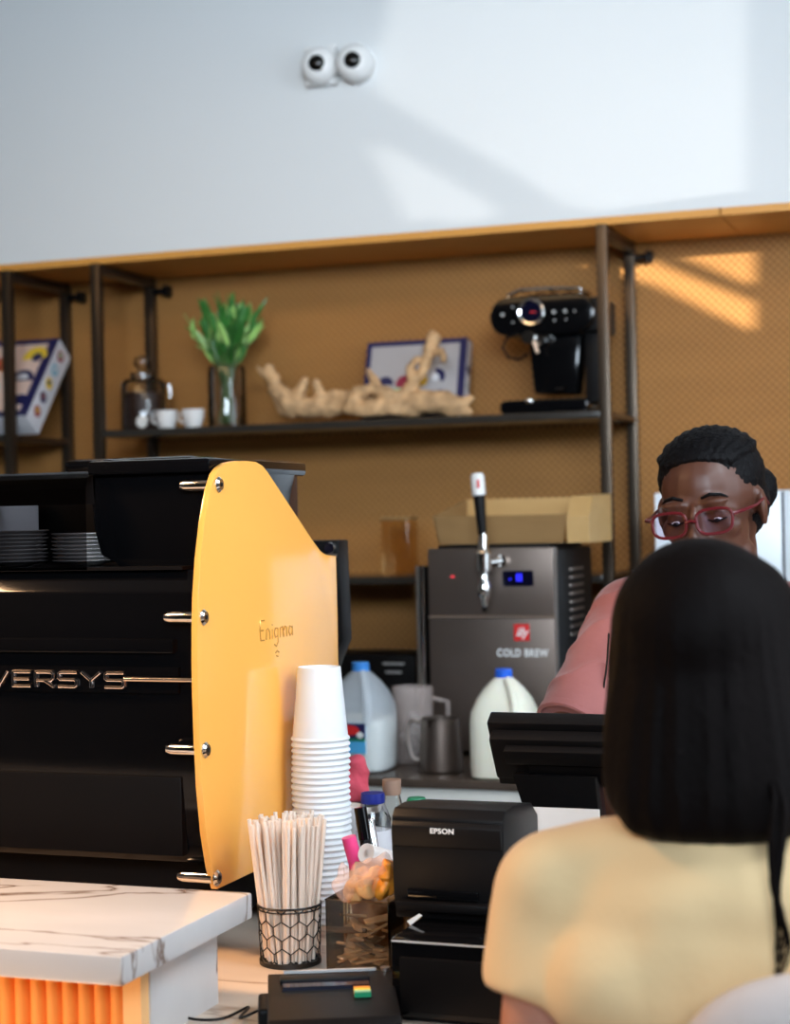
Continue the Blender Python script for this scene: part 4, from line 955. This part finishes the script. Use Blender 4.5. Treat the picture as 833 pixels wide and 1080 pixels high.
# clear pitcher with ice
q = PY(435, 724, 3.92); c = Vector((q.x, 3.92, ZK)); h = q.z-ZK
t = thing('clear_pitcher', c, 'clear plastic pitcher of ice between the milk jug and steel pitcher', 'pitcher')
m = Matrix.Translation(c)
MB().lathe([(.040, 0), (.044, .004), (.050, h), (.047, h), (.041, .006), (0, .005)], m, 32, cap=False).build('pitcher_body', 'frost', t)
MB().tube([c+Vector((.045, .01, h*.85)), c+Vector((.08, .02, h*.8)), c+Vector((.082, .02, h*.4)), c+Vector((.045, .01, h*.25))], .006).build('handle', 'frost', t)
ri = random.Random(2)
for k_ in range(22):
    a_ = ri.uniform(0, 2*PI); r_ = ri.uniform(0, .026); o = MB().box((-.009, -.009, -.009), (.009, .009, .009), bev=.003).build('ice_cube', 'ice')
    o.location = c+Vector((r_*math.cos(a_), r_*math.sin(a_), .016+k_*.0045)); o.rotation_euler = (ri.random()*3, ri.random()*3, ri.random()*3)
    tag(o, 'ice cube in the clear plastic pitcher', 'ice cube', 'ice cubes in the pitcher')
# steel pitcher
q = PY(463, 757, 3.80); c = Vector((q.x+.003, 3.80, ZK)); h = q.z-ZK
t = thing('milk_pitcher', c, 'polished steel milk pitcher with handle beside the clear pitcher', 'pitcher')
MB().lathe([(.044, 0), (.050, .006), (.051, .03), (.046, h*.75), (.045, h), (.043, h), (.044, h*.7), (.047, .02), (0, .006)], Matrix.Translation(c), 36).build('pitcher_body', 'darksteel', t)
MB().tube(smoothp([c+Vector((-.044, -.012, h*.92)), c+Vector((-.066, -.016, h*.93)), c+Vector((-.072, -.02, h*.7)), c+Vector((-.064, -.02, h*.3)), c+Vector((-.047, -.012, h*.22))]), .005).build('handle', 'steel', t)
MB().prism([c+Vector((.0, -.046, h)), c+Vector((-.014, -.042, h*.80)), c+Vector((-.016, -.042, h)), c+Vector((0, -.064, h+.003)), c+Vector((.016, -.042, h))], (0, .003, 0)).build('pouring_lip', 'darksteel', t)
# dark appliance behind the left jug
q0 = PY(340, 690, 4.35); q1 = PY(437, 725, 4.35)
t = thing('black_appliance', ((q0.x+q1.x)/2, 4.45, ZK), 'low black appliance with grey lettering behind the half-full milk jug', 'appliance')
MB().box((q0.x, 4.35, ZK+.01), (q1.x, 4.60-.05, q0.z)).build('housing', 'blackp', t, bev=.008)
for k_, (w_, yy) in enumerate(((.06, 700), (.045, 709))):
    q = PY(415, yy, 4.35); MB().box((q.x-w_/2, 4.348, q.z-.003), (q.x+w_/2, 4.351, q.z+.003)).build('printed_line', 'grey', t)
for x in (q0.x+.03, q1.x-.03): MB().box((x-.015, 4.37, ZK), (x+.015, 4.52, ZK+.012)).build('foot', 'blackm', t)
# faint tan canisters on the lower shelf
q = PY(421, 545, YB+.12); c = Vector((q.x, YB+.12, 1.4395))
t = thing('tan_canister', c, 'tan translucent square canister on the lower shelf left of the tap', 'canister')
MB().box((c.x-.042, c.y-.04, c.z), (c.x+.042, c.y+.04, q.z-.008), bev=.006).build('canister_body', 'amber', t)
MB().box((c.x-.044, c.y-.042, q.z-.010), (c.x+.044, c.y+.042, q.z), bev=.003).build('lid', 'kraft', t)
# white door panel behind the barista
q0 = PY(692, 520, 4.45)
t = thing('white_cooler', (q0.x+.35, 4.6, ZK), 'glossy white cooler with dark door seam behind the barista', 'cooler')
MB().box((q0.x, 4.42, ZK+.02), (q0.x+.75, 4.90, q0.z)).build('cabinet', 'fridge', t, bev=.006)
xs = PY(826, 570, 4.41).x
MB().box((q0.x+.004, 4.405, ZK+.03), (xs-.003, 4.418, q0.z-.004)).build('door', 'fridge', t, bev=.004)
MB().box((xs+.003, 4.405, ZK+.03), (q0.x+.746, 4.418, q0.z-.004)).build('door', 'fridge', t, bev=.004)
MB().box((xs-.003, 4.412, ZK+.03), (xs+.003, 4.419, q0.z-.004)).build('seam', 'seam', t)
for x in (q0.x+.05, q0.x+.70): MB().box((x-.02, 4.46, ZK), (x+.02, 4.86, ZK+.022)).build('foot', 'blackm', t)
# ================================================================== PEOPLE
def head_prims(b, m, lids_down=True, big=1.0):
    E = lambda c, r, rot=None: b.ell(c, r, rot, mt=m)
    E((0, .012, .035), (.074, .093, .085)); E((0, -.028, -.028), (.060, .064, .082)); E((0, -.056, -.094), (.028, .026, .020))
    E((0, .03, -.02), (.062, .06, .07))
    for s in (-1, 1):
        E((s*.040, -.060, -.020), (.022, .022, .022)); E((s*.030, -.080, .022), (.024, .012, .008))
        E((s*.0315, -.0755, .001), (.0165, .014, .0125)); E((s*.011, -.098, -.036), (.010, .010, .008))
        E((s*.045, -.02, -.075), (.018, .03, .022))
        E((s*.077, .006, -.004), (.008, .018, .030), Matrix.Rotation(s*.25, 3, 'Z')); E((s*.078, .004, -.026), (.006, .010, .012))
    cone(b, (0, -.090, .012), .008, (0, -.108, -.032), .0115, m)
    E((0, -.093, -.060), (.022, .010, .006)); E((0, -.091, -.071), (.019, .011, .007))
def fingers(b, wrist, dirv, palmn, side, L=.175, curl=.5):
    """palm + four unequal bent fingers + thumb leaving the side of the palm"""
    d = Vector(dirv).normalized(); n = Vector(palmn).normalized(); n = (n-d*n.dot(d)).normalized(); s = d.cross(n)*side; w = Vector(wrist)
    mt = Matrix((s, d, n)).transposed().to_4x4(); mt.translation = w
    b.ell((0, .045, 0), (.038, .052, .014), mt=mt); b.ell((0, .008, 0), (.026, .03, .018), mt=mt)
    for i, (x, l) in enumerate(((.028, .070), (.0095, .080), (-.0095, .074), (-.027, .058))):
        p = Vector((x, .082 - abs(x-.005)*.25, 0)); ang = 0; r = .0086
        for k, f in enumerate((.45, .30, .25)):
            ang += curl*(.5, .8, .6)[k]; q = p+Vector((x*.06, math.cos(ang), math.sin(ang)))*(l*f)
            cone(b, p, r, q, r*.93, mt); p = q; r *= .93
    p = Vector((.030, .025, .002)); q = Vector((.055, .052, .012)); r_ = Vector((.060, .078, .024)); cone(b, p, .0125, q, .0105, mt); cone(b, q, .0105, r_, .009, mt)
def leg_prims(b, hip, knee, ankle, k=1):
    cone(b, hip, .085*k, knee, .056*k); cone(b, knee, .056*k, ankle, .036*k); b.ell(Vector(knee).lerp(Vector(ankle), .28)+Vector((0, 0, 0)), (.056*k, .060*k, .11))

# ---------------------------------------------------------------- customer, seen from behind
cxx, cyy = PD(748, 700, 1.72).x, 1.70
t = thing('person', (cxx, cyy, 0), 'customer seen from behind with long dark hair and pale yellow short-sleeved shirt', 'person')
RZ = Matrix.Rotation(math.radians(8), 4, 'Z')
Mc = Matrix.Translation((cxx, cyy, 0)) @ RZ
W = lambda x, y, z: Mc @ Vector((x, y, z))
hm = Mc @ Matrix.Translation((-.004, .035, 1.445)) @ Matrix.Rotation(PI, 4, 'Z') @ Matrix.Rotation(-.10, 4, 'X') @ Matrix.Scale(.98, 4)
def torso(b, g, sh=True):
    b.ell(W(0, 0, .98), (.135+g, .095+g, .12), RZ.to_3x3()); b.ell(W(0, .005, 1.08), (.132+g, .092+g, .12), RZ.to_3x3()); b.ell(W(0, 0, 1.165), (.150+g, .098+g, .115), RZ.to_3x3())
    b.ell(W(0, -.012, 1.225), (.150+g, .075+g, .062+g), RZ.to_3x3())
    for s in (-1, 1):
        cone(b, W(0, -.01, 1.262), .045+g, W(s*.140, -.008, 1.232), .046+g); b.ell(W(s*.06, .065, 1.15), (.06+g, .05+g, .055), RZ.to_3x3()); b.ell(W(s*.07, -.045, 1.16), (.07+g, .045+g, .08), RZ.to_3x3())
b = MB(); head_prims(b, hm); torso(b, 0); b.ell(W(0, 0, .90), (.155, .11, .11), RZ.to_3x3())
cone(b, W(0, .0, 1.26), .056, W(-.002, .028, 1.40), .050)
arms = {-1: (W(-.150, -.008, 1.228), W(-.178, -.03, .975), W(-.185, .03, .765)), 1: (W(.150, -.008, 1.228), W(.178, -.03, .975), W(.185, .03, .765))}
for s, (a_, e_, w_) in arms.items():
    cone(b, a_, .046, e_, .036); cone(b, e_, .036, e_.lerp(w_, .35), .037); cone(b, e_.lerp(w_, .35), .037, w_, .023)
    fingers(b, w_, (w_-e_).normalized(), Vector((-s, 0.1, 0)), -s, curl=.35)
for s in (-1, 1): leg_prims(b, W(s*.082, 0, .82), W(s*.090, .01, .45), W(s*.092, -.02, .09)); cone(b, W(s*.092, -.02, .07), .034, W(s*.10, .10, .035), .026)
blob(b, .0055, 5).build('body', 'skinc', t)
b = MB(); torso(b, .019); b.ell(W(0, 0, .93), (.155, .115, .10), RZ.to_3x3()); b.rod(W(0, 0, .86), W(0, 0, .95), .150, .145, 32)
b.rod(W(0, -.004, 1.255), W(-.001, .0, 1.305), .092, .064, 28)
for s in (-1, 1):
    a_, e_, w_ = arms[s]; d = (e_-a_).normalized()
    b.ell(a_, .054); b.rod(a_-d*.01, a_+d*.095, .055, .061, 24)
    b.ell(a_.lerp(W(0, 0, 1.16), .30)-Vector((0, 0, .03)), (.062, .07, .085))
shirt = blob(b, .0055, 22, .013, 10).build('shirt', 'shirt', t)
MB().tube([W(.066*math.cos(a), .0+.060*math.sin(a), 1.302+.004*math.sin(a)) for a in [2*PI*k/40 for k in range(40)]], .0065, 8, True).build('collar', 'rib', shirt)
b = MB()
for s in (-1, 1): leg_prims(b, W(s*.080, 0, .82), W(s*.090, .01, .45), W(s*.092, -.02, .13), 1.13)
b.ell(W(0, 0, .87), (.163, .122, .12), RZ.to_3x3()); blob(b, .008, 4, .004, 12).build('trousers', 'jeans', t)
for s in (-1, 1):
    b = MB(); cone(b, W(s*.092, -.03, .05), .042, W(s*.102, .11, .038), .034); b.ell(W(s*.092, -.02, .07), (.044, .05, .05)); sh = blob(b, .005, 3).build('shoe', 'shoe', t)
    MB().box(W(s*.10, .03, .0)-Vector((.042, .115, 0)), W(s*.10, .03, .0)+Vector((.042, .115, .014)), bev=.005).build('sole', 'sole', sh)
# hair: cap and long fall down the neck, loose lock on the right
Hc = hm
b = MB(); b.ell((0, .020, .045), (.090, .104, .092), mt=Hc)
def fall(pts, n=1):
    for (p, r), (q, s) in zip(pts, pts[1:]):
        for k in range(6):
            u = k/5; b.ell(Vector(p).lerp(Vector(q), u), tuple(r[i]*(1-u)+s[i]*u for i in range(3)), RZ.to_3x3())
fall([(W(.0, .02, 1.50), (.092, .094, .07)), (W(.0, -.006, 1.42), (.098, .084, .05)), (W(0, -.026, 1.37), (.102, .070, .04)), (W(.002, -.044, 1.330), (.099, .055, .03)), (W(.006, -.055, 1.305), (.088, .040, .016))])
b.ell(W(0, .008, 1.455), (.094, .092, .08), RZ.to_3x3()); hb = blob(b, .0055, 30)
for v in hb.bm.verts:
    q = Mc.inverted() @ v.co; a_ = math.atan2(q.x, -(q.y-.02)); f = noise.noise(Vector((a_*9, q.z*1.2, 3)))*.004+noise.noise(Vector((a_*26, q.z*2, 7)))*.002
    v.co += Vector((q.x, q.y-.02, 0)).normalized()*f*min(1, max(0, (1.55-q.z)*8))
hair = hb.build('hair', 'hairc', t)
lk = [PY(px, py, y_) for px, py, y_ in ((815, 815, 1.64), (823, 850, 1.61), (820, 890, 1.595), (818, 930, 1.59), (824, 965, 1.59), (826, 990, 1.60), (825, 1012, 1.60), (821, 1030, 1.60))]
lb_ = MB()
for k in range(9):
    o_ = Vector((random.uniform(-.005, .005), random.uniform(-.004, .004), 0)); ph = random.uniform(0, 6)
    sp_ = smoothp(lk, 5); lb_.tube([p+o_+Vector((math.sin(i*.35+ph)*.003, 0, 0)) for i, p in enumerate(sp_)], [.0030*(1-.85*(i/len(sp_))) for i in range(len(sp_))], 6)
lb_.build('loose_lock', 'hairc', hair)
for s in (-1, 1):
    e = MB().ell((s*.0315, -.0815, -.001), .011, mt=hm).build('eye', 'eye', t); MB().ell((s*.0315, -.0895, -.001), (.005, .004, .005), mt=hm).build('iris', 'iris', e)
# pale bag at her right
bq = W(.098, -.167, 1.010); b = MB()
b.ell(bq+Vector((0, 0, .115)), (.125, .050, .075), RZ.to_3x3())
b.add(MB().box(bq+Vector((-.115, -.045, -.15)), bq+Vector((.115, .045, .12)), bev=.04).bm)
o = blob(b, .006, 8, .006, 10).build('sling_bag', 'bag', loc=bq); tag(o, 'pale mauve-grey canvas sling bag on the customer\'s back at lower right corner', 'bag')
MB().box(bq+Vector((-.085, -.062, -.12)), bq+Vector((.085, -.04, .02)), bev=.010).build('front_pocket', 'bag', o)
MB().tube(smoothp([bq+Vector((.0, .03, .16)), W(.118, -.125, 1.20), W(.118, -.085, 1.285), W(.116, -.01, 1.315), W(.118, .085, 1.275), W(.125, .135, 1.15), W(.180, .11, 1.0), W(.205, .0, .93), bq+Vector((.115, 0, -.10))]), .009, 8).build('strap', 'bag', o)

# ---------------------------------------------------------------- barista
hp_ = PD(750, 540, 2.86)
bx, by = hp_.x, hp_.y+.10
t = thing('person', (bx, by, 0), 'barista with red glasses, black braided hair and dusty pink shirt, looking down', 'person')
yawB = math.radians(-7)            # face turned towards the left of the picture
HM = Matrix.Translation(PD(750, 536, 2.86)) @ Matrix.Rotation(yawB, 4, 'Z') @ Matrix.Rotation(math.radians(-5), 4, 'Y') @ Matrix.Rotation(math.radians(9), 4, 'X') @ Matrix.Diagonal((1.07, 1.05, .99, 1))
B = lambda x, y, z: Vector((bx+x, by+y, z))
shL = PD(668, 655, 2.92); elL = PD(607, 764, 2.80); shR = Vector((2*bx-shL.x+.0, by-.02, shL.z-.01)); elR = shR+Vector((.10, -.06, -.25))
wrL = PD(640, 815, 2.62); wrL = Vector((bx-.15, 2.80, 1.10)); wrR = Vector((bx+.13, 2.80, 1.10))
def torsoB(b, g):
    b.ell(B(0, .02, 1.02), (.165+g, .12+g, .15)); b.ell(B(0, .02, 1.18), (.165+g, .118+g, .14)); b.ell(B(0, 0, 1.31), (.180+g, .115+g, .12))
    for s, p in ((-1, shL), (1, shR)):
        cone(b, B(0, .0, 1.40), .055+g, p, .056+g); b.ell(B(s*.085, -.07, 1.27), (.075+g, .06+g, .07)); b.ell(B(s*.09, .05, 1.32), (.08+g, .06+g, .10))
b = MB(); head_prims(b, HM); torsoB(b, 0); b.ell(B(0, .02, .92), (.18, .13, .13))
nk = HM @ Vector((0, .03, -.07)); cone(b, B(0, .0, 1.40), .062, nk, .056)
for s, a_, e_, w_ in ((-1, shL, elL, wrL), (1, shR, elR, wrR)):
    cone(b, a_, .052, e_, .042); cone(b, e_, .042, e_.lerp(w_, .35), .041); cone(b, e_.lerp(w_, .35), .041, w_, .026)
    fingers(b, w_, Vector((-s*.3, -.75, -.45)), Vector((0, .3, -1)), -s, curl=.4)
for s in (-1, 1): leg_prims(b, B(s*.09, .02, .85), B(s*.10, .02, .47), B(s*.10, .03, .09), 1.1); cone(b, B(s*.10, .03, .07), .036, B(s*.11, -.10, .035), .028)
bdy = blob(b, .0050, 4).build('body', 'skinb', t)
b = MB(); torsoB(b, .019); b.rod(B(0, .02, .88), B(0, .02, 1.0), .155, .160, 32); b.ell(B(0, .02, .98), (.178, .135, .12))
b.rod(B(0, .0, 1.39), B(0, -.005, 1.452), .105, .072, 28)
for a_, e_ in ((shL, elL), (shR, elR)):
    d = (e_-a_).normalized(); b.ell(a_, .068); b.rod(a_-d*.01, e_+d*.008, .069, .064, 24); b.ell(a_.lerp(B(0, 0, 1.30), .35), (.08, .08, .10))
shb = blob(b, .0055, 16)
for v in shb.bm.verts:                      # soft drag folds down the sleeve
    for a_, e_ in ((shL, elL), (shR, elR)):
        ax = (e_-a_).normalized(); w_ = v.co-a_; u = w_.dot(ax); rr = (w_-ax*u)
        if -.02 < u < .30 and rr.length < .085: v.co += rr.normalized()*.0028*(1-abs(math.sin(u*38+rr.x*30+rr.z*18+noise.noise(v.co*11)*3.5)))**2*1.6
shirt = shb.build('shirt', 'pinkshirt', t)
for a_, e_ in ((shL, elL), (shR, elR)):
    d = (e_-a_).normalized(); mt = Matrix.Translation(e_+d*.004) @ d.to_track_quat('Z', 'Y').to_matrix().to_4x4()
    MB().lathe([(.0620, -.008), (.0645, -.006), (.0645, .006), (.062, .008), (.058, .008), (.058, -.008), (.0625, -.010)], mt, 30, cap=False).build('sleeve_hem', 'pinkshirt', shirt)
MB().tube([B(.074*math.cos(a), -.004+.068*math.sin(a), 1.449) for a in [2*PI*k/36 for k in range(36)]], .006, 8, True).build('collar', 'pinkshirt', shirt)
b = MB()
for s in (-1, 1): leg_prims(b, B(s*.09, .02, .85), B(s*.10, .02, .47), B(s*.10, .03, .13), 1.24)
b.ell(B(0, .02, .90), (.19, .14, .13)); blob(b, .009, 4).build('trousers', 'blackm', t)
for s in (-1, 1):
    b = MB(); cone(b, B(s*.10, .04, .05), .044, B(s*.112, -.11, .038), .035); b.ell(B(s*.10, .03, .07), (.046, .05, .05)); sh = blob(b, .005, 3).build('shoe', 'shoe', t)
    MB().box(B(s*.106, -.03, .0)-Vector((.044, .118, 0)), B(s*.106, -.03, .0)+Vector((.044, .118, .014)), bev=.005).build('sole', 'sole', sh)
# hair: cap, cornrow ridges, low bun at the back
b = MB(); b.ell((0, .026, .050), (.081, .096, .076), mt=HM); b.ell((0, .05, .0), (.078, .07, .075), mt=HM)
b.ell((-.0, .06, .075), (.06, .055, .042), mt=HM)
rows_ = 11
for k in range(rows_):
    u = -1+2*k/(rows_-1); pts = []
    for j in range(16):
        th = math.radians(28+j*10.2); x = u*.074*(math.sin(th*.92)**.5 if 0 < th*.92 < PI else .3)*(1-.35*(j/15)**2)
        cxp = x; k2 = max(.02, 1-(cxp/.0825)**2)**.5
        pts.append(HM @ Vector((cxp, .026-.098*math.cos(th)*k2, .049+.079*math.sin(th)*k2)))
    b.tube(pts, .0072, 8)
bun = HM @ Vector((.030, .125, .008)); b.ell(bun, (.046, .046, .044))
for k in range(5):
    a0 = k*1.3; b.tube([bun+Vector((math.cos(a)*.036, math.sin(a)*.034*math.cos(a0), math.sin(a)*.036*math.sin(a0)+math.cos(a*2)*.004)) for a in [2*PI*j/20 for j in range(20)]], .010, 8, True)
hair = blob(b, .0038, 1, .002, 160).build('hair', 'hairb', t)
for s in (-1, 1):
    MB().tube([HM @ Vector((s*x, y, z)) for x, y, z in ((.014, -.0905, .030), (.028, -.0925, .035), (.042, -.084, .032), (.050, -.076, .026))], [.0022, .003, .0026, .0012], 8).build('eyebrow', 'hairb', t)
    MB().tube([HM @ Vector((s*x, y, z)) for x, y, z in ((.018, -.0865, -.006), (.026, -.0905, -.0085), (.034, -.0905, -.009), (.046, -.082, -.006))], [.0008, .0016, .0016, .001], 6).build('eyelashes', 'hairb', t)
    e = MB().ell((s*.0315, -.0775, -.0050), (.0105, .0100, .0065), mt=HM).build('eye', 'eye', t); MB().ell((s*.0315, -.0868, -.0085), (.005, .002, .004), mt=HM).build('iris', 'iris', e)
MB().ell((0, -.0965, -.0605), (.021, .008, .0045), mt=HM).ell((0, -.0955, -.071), (.018, .008, .0055), mt=HM).build('lips', 'lips', t)
# glasses
gl = tag(bpy.data.objects.new('glasses', None)); C.objects.link(gl); gl.parent = t
def gpt(x, y, z): return HM @ Vector((x, y, z))
for s in (-1, 1):
    n = 28; pts = []; cxg = .0345
    for k in range(n):
        a = 2*PI*k/n; ca, sa = math.cos(a), math.sin(a); q = (abs(ca)**3.2+abs(sa)**3.2)**(-1/3.2)
        x = cxg+ca*q*(.0265+.002*sa); pts.append(gpt(s*x, -.113+abs(x)*.10+.003*(sa*q), -.006+sa*q*.0195))
    MB().tube(pts, .0026, 8, True).build('rim', 'frame', gl)
    MB().mesh(pts, [list(range(n))]).build('lens', 'lens', gl, smooth=False)
    MB().tube([gpt(s*.062, -.106, .003), gpt(s*.074, -.094, .004), gpt(s*.081, -.04, .003), gpt(s*.083, .004, .008), gpt(s*.083, .022, -.006)], [.0030, .0030, .0024, .0022, .002], 8).build('temple', 'frame', gl)
MB().tube([gpt(-.009, -.1125, -.004), gpt(0, -.1145, -.001), gpt(.009, -.1125, -.004)], .0026, 8).build('bridge', 'frame', gl)
# thin black cord hanging at her chest
MB().tube(smoothp([PD(642, 668, 2.80), PD(640, 700, 2.78), PD(636, 730, 2.77), PD(633, 765, 2.76)]), .0018, 6).build('cord', 'blackm', t)
